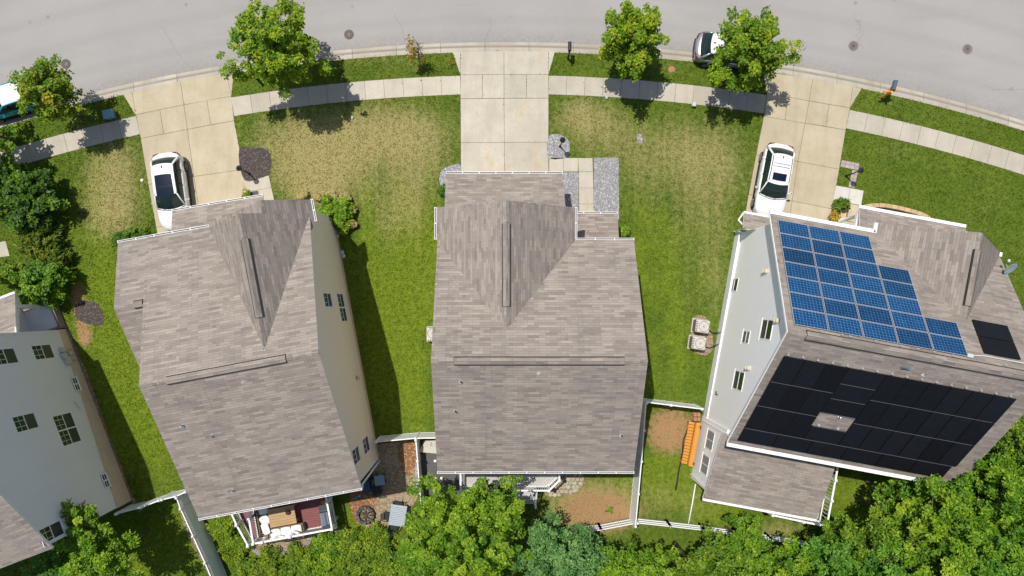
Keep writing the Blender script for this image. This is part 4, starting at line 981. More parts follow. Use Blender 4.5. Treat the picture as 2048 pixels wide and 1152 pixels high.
# ================================================================== CARS
def grid_mesh(mb,G,mi=0,flip=False):
    n=len(G);m=len(G[0]); vs=[p for row in G for p in row]; fs=[]
    for i in range(n-1):
        for j in range(m-1):
            f=(i*m+j,i*m+j+1,(i+1)*m+j+1,(i+1)*m+j); fs.append(f[::-1] if flip else f)
    mb.mesh(vs,fs,mi)
def make_car(name,label,cat,loc,heading,paint,L=4.7,W=1.88,Ht=1.62,roofglass=False,rails=True,sunroof=False,stripes=False,roof_mat=None,hood=1.45,rear=.35,group=None,rgl=(.0,1.0)):
    T=Thing(name,label,cat,loc,heading,group)
    hl=L/2; xw=(hl-.92,-hl+.86); wr=.345
    def wid(x):
        t=x/hl
        w=W/2
        if t>.5: w*=1-.30*((t-.5)/.5)**2.6
        elif t<-.6: w*=1-.20*((-t-.6)/.4)**2.6
        return w
    cowl=hl-hood
    def zsh(x):
        if x>cowl: 
            u=(x-cowl)/(hl-cowl); return .97-.13*u-.22*u**5
        u=max(0,(-x-hl+.5)/.5); return .97+.03*min(1,(cowl-x)/3)-.14*u**3
    def crown(x):
        if x>cowl: u=(x-cowl)/(hl-cowl); return .075*(1-u**4)+.01
        return .05
    def zbot(x):
        zb=.23
        if abs(x)>hl-.25: zb=.23+.17*((abs(x)-(hl-.25))/.25)**2
        for c in xw:
            d=abs(x-c)
            if d<wr+.05: zb=max(zb,math.sqrt(max(0,(wr+.05)**2-d*d))+.32)
        return zb
    xs=list(np.linspace(-hl,hl,45))
    for c in xw: xs+=list(np.linspace(c-wr-.06,c+wr+.06,15))
    xs=sorted(set(round(float(x),3) for x in xs))
    G=[]
    for x in xs:
        w=wid(x); zs=zsh(x); zb=zbot(x); cr=crown(x)
        half=[(0,zb),(w*.80,zb),(w*.97,max(zb,min(zs-.1,.36))),(w,max(zb,min(zs-.08,.6))),(w*.985,max(zb,zs-.10)),(w*.955,zs-.035),(w*.90,zs),(w*.6,zs+cr*.7),(w*.3,zs+cr*.95),(0,zs+cr)]
        ring_=[(x,y,z) for y,z in half]+[(x,-y,z) for y,z in reversed(half[1:-1])]
        G.append(ring_+[ring_[0]])
    # round off both ends in plan: pull the middle forward
    for k,x in enumerate(xs):
        if abs(x)>hl-.5:
            sgn=1 if x>0 else -1; f=((abs(x)-(hl-.5))/.5)
            G[k]=[(px_-sgn*f*(.16 if sgn>0 else .09)*(abs(y)/ (W/2))**2,y,z) for (px_,y,z) in G[k]]
    mb=MB(); grid_mesh(mb,G,0)
    mb.poly(G[0][:-1],0); mb.poly(G[-1][:-1][::-1],0)
    body=T.part(mb,'body',M[paint],smooth=True)
    for pz in body.data.polygons:
        if len(pz.vertices)>4: pz.use_smooth=False
    # greenhouse
    xf=cowl+.12; xr=-hl+rear*.62; xrf=xf-.72; xrr=xr+.52; wbm=wid(-.2)*.91; wt=wbm*.77
    def zt(x,y): 
        u=(x-(xrf+xrr)/2)/((xrf-xrr)/2); return Ht-.05*abs(u)**2.2-.045*(y/wt)**2
    def base_pt_front(v): y=v*wid(xf-.2)*.885; return Vector((xf+.10-.20*v*v,y,zsh(xf)+crown(xf)*(1-v*v)*.6+.0))
    def top_pt_front(v): y=v*wt; x=xrf+.05-.10*v*v; return Vector((x,y,zt(x,y)))
    def base_pt_rear(v): y=v*wid(xr+.2)*.885; return Vector((xr-.02+.12*v*v,y,zsh(xr)+.02))
    def top_pt_rear(v): y=v*wt*.95; x=xrr-.04+.09*v*v; return Vector((x,y,zt(x,y)))
    vs_=[-1+2*i/10 for i in range(11)]
    def patch(b,t,n=6,bul=.05,nx=1):
        out=[]
        for i in range(n+1):
            u=i/n; out.append([b(v).lerp(t(v),u)+Vector((nx*bul*math.sin(math.pi*u),0,bul*.6*math.sin(math.pi*u))) for v in vs_])
        return out
    mb=MB(); grid_mesh(mb,patch(base_pt_front,top_pt_front),0); T.part(mb,'windshield',M['carglass'],smooth=True)
    mb=MB(); grid_mesh(mb,patch(base_pt_rear,top_pt_rear,6,.04,-1),0,True); T.part(mb,'rear_window',M['carglass'],smooth=True)
    # roof
    G=[]
    for i in range(13):
        u=i/12
        G.append([(lambda f,r:Vector((f.x+(r.x-f.x)*u,f.y+(r.y-f.y)*u,zt(f.x+(r.x-f.x)*u,f.y+(r.y-f.y)*u))))(top_pt_front(v),top_pt_rear(v)) for v in vs_])
    G2=[[p_-Vector((0,0,.035)) for p_ in row] for row in G]
    mb=MB(); grid_mesh(mb,G,0,True); grid_mesh(mb,G2,0)
    e=G[0]+[r_[-1] for r_ in G[1:]]+G[-1][::-1][1:]+[r_[0] for r_ in G[::-1][1:-1]]
    e2=G2[0]+[r_[-1] for r_ in G2[1:]]+G2[-1][::-1][1:]+[r_[0] for r_ in G2[::-1][1:-1]]
    for i in range(len(e)): j=(i+1)%len(e); mb.mesh([e[i],e[j],e2[j],e2[i]],[(0,1,2,3)],0)
    T.part(mb,'roof',M[roof_mat or paint],smooth=True)
    def roofpanel(u0,u1,v0,v1,h,nm,mat):
        rows=[]
        for i in range(9):
            u=u0+(u1-u0)*i/8; row=[]
            for k in range(9):
                v=v0+(v1-v0)*k/8; f=top_pt_front(v); r_=top_pt_rear(v); x=f.x+(r_.x-f.x)*u; y=f.y+(r_.y-f.y)*u; row.append(Vector((x,y,zt(x,y)+h)))
            rows.append(row)
        b=MB(); grid_mesh(b,rows,0,True); return T.part(b,nm,M[mat],smooth=True)
    if roofglass:
        roofpanel(rgl[0],rgl[1],-.80,.80,.006,'roof_glass','roofglass'); 
        roofpanel((rgl[0]+rgl[1])*.42,(rgl[0]+rgl[1])*.42+.012,-.8,.8,.010,'roof_seam','blackplas')
    if sunroof: roofpanel(.12,.36,-.66,.62,.006,'sunroof','roofglass')
    if stripes:
        roofpanel(.56,.575,-.8,.8,.008,'roof_seam','blackplas'); roofpanel(.66,.675,-.8,.8,.008,'roof_seam','blackplas')
    # side glass and pillars
    for sg in (1,-1):
        n=12; rows=[[],[]]; bl=[];tp=[]
        for i in range(n+1):
            u=i/n; a=base_pt_front(sg); b=base_pt_rear(sg); x=a.x+(b.x-a.x)*u
            y=sg*wid(x)*.895; bl.append(Vector((x,y,zsh(x)-.005)))
            f=top_pt_front(sg); r_=top_pt_rear(sg); x2=f.x+(r_.x-f.x)*u; y2=f.y+(r_.y-f.y)*u; tp.append(Vector((x2,y2,zt(x2,y2)-.03)))
        rows=[[b_.lerp(t_,k/5)+Vector((0,sg*.045*math.sin(math.pi*k/5),0)) for b_,t_ in zip(bl,tp)] for k in range(6)]
        mb=MB(); grid_mesh(mb,rows,0,sg>0); T.part(mb,'side_window',M['carglass'],smooth=True)
        mb=MB()
        mb.tube([base_pt_front(sg)+Vector((0,0,-.02)),base_pt_front(sg).lerp(top_pt_front(sg),.5)+Vector((.03,sg*.025,.03)),top_pt_front(sg)+Vector((0,0,-.01))],[.05,.04,.04],8)
        mb.tube([base_pt_rear(sg)+Vector((0,0,-.02)),base_pt_rear(sg).lerp(top_pt_rear(sg),.5)+Vector((-.03,sg*.02,.02)),top_pt_rear(sg)+Vector((0,0,-.015))],[.085,.07,.055],8)
        mb.tube([Vector((p_.x,p_.y,p_.z+.02)) for p_ in tp],.042,8)
        T.part(mb,'pillar',M[paint],smooth=True)
        mb=MB()
        for u in (5,9):
            if u==9 and rear>.6: continue
            mb.tube([rows[k][u]+Vector((0,sg*.006,0)) for k in range(6)],.03,6)
        T.part(mb,'window_post',M['blackplas'])
        if rails:
            mb=MB(); pts=[p_+Vector((0,-sg*.045,.075)) for p_ in tp[1:-1]]; pts=[pts[0]-Vector((-.05,0,.06))]+pts+[pts[-1]-Vector((.05,0,.06))]
            mb.tube(pts,.02,6); T.part(mb,'roof_rail',M['blackplas' if rails=='dark' else 'alu'])
        # mirror
        m=base_pt_front(sg)+Vector((-.28,0,0)); mb=MB()
        mb.beam(m+Vector((0,sg*.0,-.03)),m+Vector((-.02,sg*.17,.02)),.05,.04); mb.bbox((m.x-.03,m.y+sg*.24,m.z+.06),(.12,.2,.13),sg*.25,0,.04)
        T.part(mb,'mirror',M[paint])
        for xh in (xf-1.35,xf-2.35):
            mb=MB(); mb.bbox((xh,sg*(wid(xh)+.012),.84),(.2,.04,.035),0,0,.012); T.part(mb,'door_handle',M[paint])
        mb=MB()
        for xd in (xf-.45,xf-1.42,xf-2.42): mb.beam((xd,sg*(wid(xd)*.992),.42),(xd-.03,sg*(wid(xd)*.965),zsh(xd)-.03),.014,.012)
        mb.beam((xw[1]+wr+.05,sg*wid(0)*.985,.27),(xw[0]-wr-.05,sg*wid(0)*.985,.27),.06,.10)
        T.part(mb,'door_seam',M['blackplas'])
        # lamps
        xl=hl-.24; mb=MB(); y0=wid(xl)
        mb.tube([(hl-.06,sg*y0*.50,zsh(hl-.1)-.05),(hl-.15,sg*y0*.78,zsh(hl-.2)-.02),(hl-.38,sg*y0*.965,zsh(hl-.4)-.05),(hl-.55,sg*wid(hl-.55)*.955,zsh(hl-.5)-.05)],[.06,.075,.07,.02],8); T.part(mb,'headlight',M['lamp_w'],smooth=True)
        mb=MB(); mb.tube([(-hl+.02,sg*wid(-hl)*.55,.86),(-hl+.09,sg*wid(-hl+.1)*.88,.88),(-hl+.32,sg*wid(-hl+.3)*.985,.88)],[.05,.07,.03],8); T.part(mb,'taillight',M['lamp_r'],smooth=True)
        for xc_ in xw:
            cy=sg*(wid(xc_)-.115); Mx=Matrix.Rotation(R(90)*-sg,4,'X'); c=(xc_,cy,wr-.01)
            mb=MB(); mb.lathe(c,[(.22,-.10),(wr-.03,-.11),(wr,-.08),(wr,.08),(wr-.03,.11),(.23,.115),(.21,.08)],24,0,Mx); wheel=T.part(mb,'wheel',M['rubber'],smooth=True)
            mb=MB(); mb.lathe(c,[(.02,.07),(.05,.085),(.055,.095),(.02,.1)],10,0,Mx); mb.lathe(c,[(.19,.06),(.215,.10),(.235,.118),(.245,.10)],24,0,Mx,True)
            TT=Matrix.Translation(Vector(c))@Mx
            for s_ in range(5):
                a=2*math.pi*s_/5
                for da in (-.13,.13): mb.beam(TT@Vector((.04*math.cos(a),.04*math.sin(a),.085)),TT@Vector((.215*math.cos(a+da),.215*math.sin(a+da),.10)),.035,.02)
            T.part(mb,'rim',M['rim'],parent=wheel)
    mb=MB(); mb.tube([(hl-.05-.1*v*v,v*wid(hl-.2)*.5,.56) for v in vs_],.085,8); mb.tube([(hl-.06-.13*v*v,v*wid(hl-.2)*.7,.34) for v in vs_],.06,8); T.part(mb,'grille',M['blackplas'],smooth=True)
    mb=MB(); mb.tube([base_pt_front(v)+Vector((.04,0,.0)) for v in vs_],.035,6); 
    for v in (-.55,.1): mb.beam(base_pt_front(v)+Vector((.0,0,.03)),base_pt_front(v+.5).lerp(top_pt_front(v+.5),.22)+Vector((.035,0,.045)),.02,.018)
    T.part(mb,'wiper',M['blackplas'])
    mb=MB(); mb.tube([(-hl-.0+.05*v*v,v*wid(-hl+.1)*.75,.42) for v in vs_],.07,8); T.part(mb,'bumper',M['blackplas'],smooth=True)
    c=top_pt_rear(0); mb=MB(); mb.bbox((c.x+.22,0,c.z+.05),(.16,.05,.06),0,0,.02); T.part(mb,'antenna_fin',M['blackplas'])
    return T
make_car('parked_car','white car with dark panoramic glass roof on the left driveway','car',(-20.33,7.0,.024),math.atan2(-4.81,.62),'carwhite',L=4.78,W=1.9,Ht=1.62,roofglass=True,rails=False,group='cars parked by the houses',rgl=(.0,.66),rear=.5)
make_car('parked_car','white car with roof rails and small sunroof on the right driveway','car',(16.93,7.62,.024),math.atan2(-4.58,-.83),'carwhite',L=4.66,W=1.88,Ht=1.62,sunroof=True,stripes=True,rails='dark',group='cars parked by the houses',rear=.45)
make_car('parked_car','silver car at the kerb half hidden under a lime green maple','car',(14.45,15.75,-.09),R(-7.2),'carsilver',L=4.7,W=1.86,Ht=1.62,roofglass=True,roof_mat='carwhite',rails=False,group='cars parked by the houses',rgl=(.0,.5),rear=.4)
make_car('parked_car','teal car with white roof parked under the far left street tree','car',(-30.35,12.75,-.09),R(196.5),'carteal',L=4.5,W=1.82,Ht=1.58,roof_mat='carwhite',rails=False,group='cars parked by the houses',rear=.5)  # roof panel white, rest of the body teal
# ================================================================== FENCES
def fence_solid(label,px,z=1.83,lattice=False,group='white vinyl fences',name='vinyl_fence',gate=None,posts=None):
    pts=[P(a,b,z) for a,b in px]
    T=Thing(name,label,'fence',(pts[0].x,pts[0].y,0),0,group)
    def post(p):
        mb=MB(); mb.box((p.x,p.y,(z+.06)/2),(.125,.125,z+.06)); po=T.part(mb,'post',M['vinyl'],True)
        mb=MB(); mb.lathe((p.x,p.y,z+.06),[(.1,0),(.1,.03),(.03,.09)],4,0,Matrix.Rotation(R(45),4,'Z')); T.part(mb,'cap',M['vinyl'],True,parent=po)
    for i in range(len(pts)-1):
        a,b=pts[i],pts[i+1]; L=(b-a).length; n=max(1,int(round(L/2.4)))
        for k in range(n):
            p=a.lerp(b,k/n); q_=a.lerp(b,(k+1)/n); d=(q_-p).normalized()
            p_=p+d*.07; q2=q_-d*.07
            hp=z-.42 if lattice else z-.1
            mb=MB()
            mb.beam((p_.x,p_.y,(hp+.08)/2),(q2.x,q2.y,(hp+.08)/2),.045,hp-.08)
            m=int((q2-p_).length/.16)
            for j in range(1,m):
                c=p_.lerp(q2,j/m); s=Vector((-d.y,d.x,0))
                mb.box((c.x,c.y,(hp+.08)/2),(.012,.052,hp-.12),math.atan2(d.y,d.x))
            T.part(mb,'panel',M['vinyl'],True)
            for zz_ in ([.1,hp,z-.03] if lattice else [.1,z-.06]):
                mb=MB(); mb.beam((p_.x,p_.y,zz_),(q2.x,q2.y,zz_),.06,.12 if zz_<z-.05 else .07); T.part(mb,'rail',M['vinyl'],True)
            if lattice:
                mb=MB(); m=max(2,int((q2-p_).length/.13)); h0,h1=hp+.06,z-.06
                for j in range(-1,m+1):
                    for (za,zb_,off) in ((h0,h1,.016),(h1,h0,-.016)):
                        u0=max(0,min(1,(j)/m)); u1=max(0,min(1,(j+2)/m)); s=Vector((-d.y,d.x,0))*off
                        A=p_.lerp(q2,u0); B=p_.lerp(q2,u1)
                        mb.beam((A.x+s.x,A.y+s.y,za),(B.x+s.x,B.y+s.y,zb_),.012,.034)
                T.part(mb,'lattice',M['vinyl'],True)
            post(p)
    post(pts[-1]); return T
fence_solid('white fence run between far left house and left house',[(232,1028),(282,1015),(318,1001)])
fence_solid('white gate panel of the left fence beside the left house corner',[(324,999.5),(351,993),(371,984)],name='vinyl_gate')
fence_solid('long white fence with lattice top running past the left deck',[(353,996),(361,1018),(386,1073),(410,1126),(436,1190)],lattice=True)
fence_solid('white fence joining left house side wall to centre house',[(752,884),(831,876.5),(874,876)])
fence_solid('white fence running back along the charcoal deck',[(831.5,880),(835,922),(838,963),(842,1010)])
fence_solid('white fence joining centre house to the right house basement window',[(1294,804.5),(1342,810.5),(1404,818)])
fence_solid('white fence between bare centre backyard and green right backyard',[(1292,807),(1288,861),(1283,923),(1277,988),(1271,1053)])
def fence_rail(label,px,z=1.25,mesh=False):
    pts=[P(a,b,z) for a,b in px]; T=Thing('rail_fence',label,'fence',(pts[0].x,pts[0].y,0),0,'white rail fences')
    for i in range(len(pts)-1):
        a,b=pts[i],pts[i+1]; L=(b-a).length; n=max(1,int(round(L/2.4)))
        for k in range(n):
            p=a.lerp(b,k/n); q_=a.lerp(b,(k+1)/n)
            for zz_ in (z-.08,z-.45,z-.85):
                mb=MB(); mb.beam((p.x,p.y,zz_),(q_.x,q_.y,zz_),.05,.14); T.part(mb,'rail',M['vinyl'],True)
            mb=MB(); d=(q_-p).normalized(); m=int((q_-p).length/.11)
            if mesh:
                for j in range(m): c=p.lerp(q_,(j+.5)/m); mb.box((c.x,c.y,z/2-.05),(.02,.012,z-.25),math.atan2(d.y,d.x))
                T.part(mb,'wire_mesh',M['dark'],True)
        for k in range(n+1):
            p=a.lerp(b,k/n); mb=MB(); mb.box((p.x,p.y,z/2+.04),(.13,.13,z+.1)); po=T.part(mb,'post',M['vinyl'],True)
            mb=MB(); mb.lathe((p.x,p.y,z+.09),[(.1,0),(.1,.03),(.03,.09)],4,0,Matrix.Rotation(R(45),4,'Z')); T.part(mb,'cap',M['vinyl'],True,parent=po)
fence_rail('white three rail fence behind the bare centre backyard',[(1110,1071),(1133,1066),(1202,1060),(1269,1047)],mesh=True)
fence_rail('white three rail fence behind the right backyard running under the trees',[(1275,1046),(1341,1053),(1410,1061),(1480,1071),(1545,1080),(1622,1092),(1700,1106)])
# ================================================================== DECKS
def railing(T,pts,z0,h=.98,close=True,bal=.12):
    """pts world xy; rail with balusters, posts at the corners"""
    for i in range(len(pts)-1):
        a=Vector((*pts[i],0)); b=Vector((*pts[i+1],0)); d=(b-a).normalized(); L=(b-a).length
        mb=MB()
        mb.beam(a+Vector((0,0,z0+h)),b+Vector((0,0,z0+h)),.10,.06); mb.beam(a+Vector((0,0,z0+.1)),b+Vector((0,0,z0+.1)),.06,.06)
        n=max(2,int(L/bal))
        for k in range(1,n):
            c=a.lerp(b,k/n); mb.box((c.x,c.y,z0+.1+(h-.13)/2),(.032,.032,h-.14),math.atan2(d.y,d.x))
        T.part(mb,'railing',M['vinyl'],True)
    for p in pts:
        mb=MB(); mb.box((p[0],p[1],z0+h/2+.02),(.13,.13,h+.16)); po=T.part(mb,'post',M['vinyl'],True)
        mb=MB(); mb.lathe((p[0],p[1],z0+h+.10),[(.11,0),(.11,.03),(.03,.08)],4,0,Matrix.Rotation(R(45),4,'Z')); T.part(mb,'cap',M['vinyl'],True,parent=po)
def boards(mb,poly,z,w,ang,th=.04,gap=.012,mi=0):
    """deck boards clipped to a convex polygon"""
    c,s=math.cos(ang),math.sin(ang); rot=[(x*c+y*s,-x*s+y*c) for x,y in poly]
    y0=min(p[1] for p in rot); y1=max(p[1] for p in rot); y=y0
    def span(yy):
        xs=[]
        for i in range(len(rot)):
            (xa,ya),(xb,yb)=rot[i],rot[(i+1)%len(rot)]
            if (ya<=yy<yb) or (yb<=yy<ya): xs.append(xa+(xb-xa)*(yy-ya)/(yb-ya))
        return (min(xs),max(xs)) if len(xs)>=2 else None
    while y<y1-.01:
        e=min(y+w,y1)
        A=span(y+.004); B=span(e-gap-.004)
        if A and B:
            q_=[(A[0],y),(A[1],y),(B[1],e-gap),(B[0],e-gap)]
            mb.prism([(x*c-yy*s,x*s+yy*c) for x,yy in q_],z-th,z,mi,random.random())
        y=e
def L1(x,y): v=H1.m@Vector((x,y,0)); return (v.x,v.y)
T=Thing('deck','maroon deck with white railing behind the left house','deck',(*L1(3,-1.5),0),0)
mb=MB(); pl=[L1(-.16,.4),L1(-.16,-.9),L1(.55,-3.02),L1(5.66,-3.02),L1(5.66,.4)]; boards(mb,pl,1.05,.14,th1); T.part(mb,'deck_board',M['maroon'],True)
mb=MB()
for i in range(len(pl)): mb.beam((*pl[i],.93),(*pl[(i+1)%len(pl)],.93),.05,.2)
T.part(mb,'fascia',M['white'],True)
for x,y in ((.6,-2.9),(3.1,-2.9),(5.55,-2.9),(5.55,-.3),(.2,-.6)):
    c=L1(x,y); mb=MB(); mb.box((*c,.45),(.14,.14,.95)); T.part(mb,'deck_leg',M['white'],True)
railing(T,[L1(.93,.2),L1(.92,-1.5),L1(.9,-3.04),L1(1.45,-3.04),L1(3.15,-3.04),L1(5.7,-3.04),L1(5.7,-1.4),L1(5.7,.2)],1.05)
railing(T,[L1(-.17,-.5),L1(.12,-1.75),L1(.57,-3.1)],1.05)
T=Thing('deck','grey board deck with white railing and cut corner behind the centre house','deck',(.6,-9.9,0),0)
pl=[(-2.35,-8.5),(-2.35,-11.08),(2.92,-11.08),(3.52,-10.5),(3.52,-8.5)]
mb=MB(); boards(mb,pl,1.05,.145,R(57)); T.part(mb,'deck_board',M['greydeck'],True)
mb=MB()
for i in range(len(pl)): mb.beam((*pl[i],.93),(*pl[(i+1)%len(pl)],.93),.05,.2)
T.part(mb,'fascia',M['white'],True)
for c in ((-2.2,-10.9),(.8,-10.9),(2.8,-10.9),(3.4,-10.3)):
    mb=MB(); mb.box((*c,.45),(.14,.14,.95)); T.part(mb,'deck_leg',M['white'],True)
railing(T,[(.84,-11.13),(2.94,-11.13),(3.56,-10.52),(3.56,-8.7)],1.05); railing(T,[(-2.37,-8.8),(-2.37,-10.0),(-2.37,-11.13),(-.2,-11.13)],1.05)
for k in range(5):
    mb=MB(); mb.box((1.6,-11.3-.26*k,.9-.19*k),(1.1,.27,.05)); mb.box((1.6,-11.18-.26*k,.8-.19*k),(1.08,.02,.17)); T.part(mb,'stair_tread',M['greydeck'],True)
for sx in (1.0,2.2):
    mb=MB(); a=(sx,-11.2,2.0); b=(sx,-12.45,1.0); mb.beam(a,b,.09,.06); mb.beam((sx,-11.2,1.1),(sx,-12.45,.15),.05,.1)
    for k in range(9): t=k/9; mb.box((sx,-11.25-1.2*t,1.5-.95*t),(.03,.03,.9))
    T.part(mb,'railing',M['vinyl'],True); mb=MB(); mb.box((sx,-12.45,.52),(.13,.13,1.08)); T.part(mb,'post',M['vinyl'],True)
T=Thing('low_deck','charcoal low deck with small square lights beside the centre house','deck',(-4,-10,0),0)
mb=MB(); pl=[P2(839,905,.4),P2(922,905,.4),P2(923,990,.4),P2(843,990,.4)]; boards(mb,pl,.4,.13,0); T.part(mb,'deck_board',M['chardeck'],True)
mb=MB()
for i in range(4): mb.beam((*pl[i],.28),(*pl[(i+1)%4],.28),.05,.2)
T.part(mb,'fascia',M['chardeck'],True)
for a,b in ((870,922),(872,956),(883,956.5),(895,985)):
    c=P(a,b,.42); mb=MB(); mb.bbox((c.x,c.y,.41),(.15,.15,.03),0,0,.01); T.part(mb,'deck_light',M['white'],True)
T=Thing('cellar_hatch','pale grey sloping cellar hatch above the charcoal deck','hatch',(*P2(858,893),0),0)
a,b,c,d=P2(848,883,.7),P2(880,882,.7),P2(880,905,.45),P2(838,901,.45)
mb=MB(); mb.prism([a,b,c,d],0,[.85,.85,.5,.5]) ; T.part(mb,'hatch_frame',M['taupe'],True)
mb=MB(); m=lambda u,v:Vector((*a,.87)).lerp(Vector((*b,.87)),u).lerp(Vector((*d,.52)).lerp(Vector((*c,.52)),u),v)
for u0,u1 in ((.06,.49),(.52,.95)):
    for k in range(4): mb.beam(m(u0,.14+.22*k),m(u1,.14+.22*k),.13,.03)
T.part(mb,'hatch_door',M['taupe'],True)
def L3(x,y): v=H3.m@Vector((x,y,0)); return (v.x,v.y)
T=Thing('deck','raised white railed deck wrapping the sunroom of the right house','deck',(*L3(6.5,-3),0),th3)
mb=MB(); boards(mb,[L3(6.62,.2),L3(6.62,-4.0),L3(7.5,-4.0),L3(7.5,.2)],2.4,.14,th3+R(90)); boards(mb,[L3(4.3,-3.5),L3(4.3,-3.95),L3(6.6,-3.95),L3(6.6,-3.5)],2.4,.14,th3); T.part(mb,'deck_board',M['greydeck'],True)
railing(T,[L3(4.35,-4.05),L3(6.2,-4.1),L3(7.57,-4.12),L3(7.57,-2.6),L3(7.57,-1.4),L3(7.57,-.2)],2.4,bal=.2)
for x,y in ((4.4,-3.9),(7.45,-3.95),(7.45,-1.4)):
    mb=MB(); mb.box((*L3(x,y),1.15),(.15,.15,2.35),th3); T.part(mb,'deck_leg',M['white'],True)
mb=MB(); mb.beam((*L3(6.72,-3.6),3.1),(*L3(6.72,-2.2),3.1),.06,.5); T.part(mb,'timber_screen',M['orange'],True)
# orange timber stairs beside the right house
p0,p1=P(1391,846,.8),P(1375,931,.8)
T=Thing('timber_bench','bright orange timber bench with slatted seat along the right house wall','bench',((p0.x+p1.x)/2,(p0.y+p1.y)/2,0),0)
d=(p1-p0).normalized(); s=Vector((-d.y,d.x,0)); 
if s.x<0: s=-s
rz=math.atan2(d.y,d.x); L=(p1-p0).length
mb=MB()
n=int(L/.19)
for k in range(n):
    c=p0.lerp(p1,(k+.5)/n); mb.bbox((c.x-s.x*.13,c.y-s.y*.13,.48),(L/n-.02,.36,.045),rz,0,.012)
T.part(mb,'seat',M['orange'],True)
mb=MB(); c=(p0+p1)/2; mb.bbox((c.x+s.x*.22,c.y+s.y*.22,.78),(L+.1,.27,.06),rz,0,.02); mb.box((c.x+s.x*.08,c.y+s.y*.08,.6),(L,.04,.3),rz); T.part(mb,'backrest',M['orange'],True)
for t in (.04,.5,.96):
    c=p0.lerp(p1,t)
    for o_ in (-.26,.2): mb=MB(); mb.box((c.x+s.x*o_,c.y+s.y*o_,.23),(.09,.09,.46),rz); T.part(mb,'leg',M['orange'],True)
for t in (.07,.93):
    c=p0.lerp(p1,t); mb=MB(); mb.bbox((c.x+s.x*.34,c.y+s.y*.34,.84),(.16,.1,.1),rz,0,.02); T.part(mb,'bracket',plain('rust_steel',(.16,.06,.03),.7),True)
T=Thing('brick_stack','small stack of reddish bricks by the orange bench','brick stack',(*P2(1391,833),0),0)
for k in range(3):
    for j in range(2):
        for i in range(2):
            c=P(1388+i*7,828+j*9,.1); mb=MB(); mb.bbox((c.x,c.y,.08+k*.15),(.2,.26,.14),R(-12)); T.part(mb,'brick',M['redbrick'],True)
mb=MB(); pts=[P(1367,880,.05),P(1365,905,.05),P(1361,925,.05),P(1357,945,.05),P(1354,965,.05),P(1351,980,.05)]; pts=[P(1386,842,.3),P(1381,848,.06),P(1374,862,.05)]+pts
mb.tube(pts,.05,8); tag(mb.build('drain_hose',M['dark'],base=True,smooth=True),'black flexible drain hose lying on the grass beside the orange bench','hose')
mb=MB(); mb.tube([P(1391,968,.04),P(1385,1005,.04),P(1377,1047,.04)],.04,8); tag(mb.build('white_pipe',M['vinyl'],base=True,smooth=True),'thin straight white pipe lying across the right backyard grass','pipe')
# ================================================================== FURNITURE ON THE LEFT DECK
ZD=1.05
def Lr(x,y,z=0): return H1.m@Vector((x,y,z))
def th_local(name,label,cat,lx,ly,z=ZD,group=None,rz=0): 
    p=Lr(lx,ly); return Thing(name,label,cat,(p.x,p.y,z),th1+rz,group)
tc=H1.loc(P(564,1033,ZD+.72))
T=th_local('patio_table','pale wooden table on the maroon deck beside the sofa','table',tc.x,tc.y)
mb=MB()
for k in range(7): mb.bbox((0,-.48+k*.16,.70),(1.62,.152,.045),0,0,.008)
T.part(mb,'tabletop',M['tablewood'])
for sx in (-1,1):
    for sy in (-1,1): mb=MB(); mb.box((sx*.72,sy*.45,.34),(.09,.09,.68)); T.part(mb,'leg',M['tablewood'])
mb=MB(); mb.box((0,0,.64),(1.4,.85,.07)); T.part(mb,'apron',M['tablewood'])
bw=H1.loc(P(576,1025,ZD+.8)); T=th_local('table_bowl','dark round bowl on the pale wooden deck table','bowl',bw.x,bw.y,ZD+.724)
mb=MB(); mb.lathe((0,0,0),[(.06,0),(.12,.03),(.15,.1),(.135,.1),(.1,.04),(.02,.03)],18); T.part(mb,'dish',M['blackplas'],smooth=True)
for a in range(4): mb=MB(); mb.lathe((.06*math.cos(a*1.6),.06*math.sin(a*1.6),.04),[(.02,0),(.045,.03),(.045,.06),(.01,.09)],10); T.part(mb,'fruit',plain('dark_fruit',(.12,.05,.03),.5))
def cushion(T,c,d,rz=0,tilt=None,name='cushion',mat='cushion'):
    """soft plump cushion"""
    n=8; vs=[];fs=[]
    for side in (1,-1):
        for i in range(n+1):
            for j in range(n+1):
                u,v=-1+2*i/n,-1+2*j/n; e=(1-abs(u)**3)*(1-abs(v)**3)
                pin=1-.06*(abs(u)*abs(v))**2
                vs.append((u*d[0]/2*pin*(1-.05*v*v),v*d[1]/2*pin*(1-.05*u*u),side*(d[2]/2)*(e**.4)))
    N=(n+1)**2
    for i in range(n):
        for j in range(n):
            a=i*(n+1)+j; f=(a,a+n+1,a+n+2,a+1); fs.append(f); fs.append(tuple(N+k for k in f[::-1]))
    Mx=Matrix.Translation(Vector(c))@Matrix.Rotation(rz,4,'Z')
    if tilt is not None: Mx=Mx@Matrix.Rotation(tilt[0],4,'X')@Matrix.Rotation(tilt[1],4,'Y')
    mb=MB(); mb.mesh(vs,fs,0,.5,Mx); return T.part(mb,name,M[mat],smooth=True)
sc=H1.loc(P(573,1066,ZD+.4))
T=th_local('garden_sofa','wicker sofa with pale cushions along the outer deck rail','sofa',sc.x,sc.y)
mb=MB(); mb.bbox((0,0,.2),(2.2,.8,.38),0,0,.04); T.part(mb,'seat_base',M['wicker'])
mb=MB(); mb.bbox((0,-.34,.42),(2.2,.14,.5),0,0,.05); T.part(mb,'backrest',M['wicker'])
for sx in (-1,1): mb=MB(); mb.bbox((sx*1.05,.03,.36),(.15,.82,.42),0,0,.05); T.part(mb,'armrest',M['wicker'])
for k in range(3): cushion(T,(-.65+k*.65,.08,.45),(.64,.6,.16))
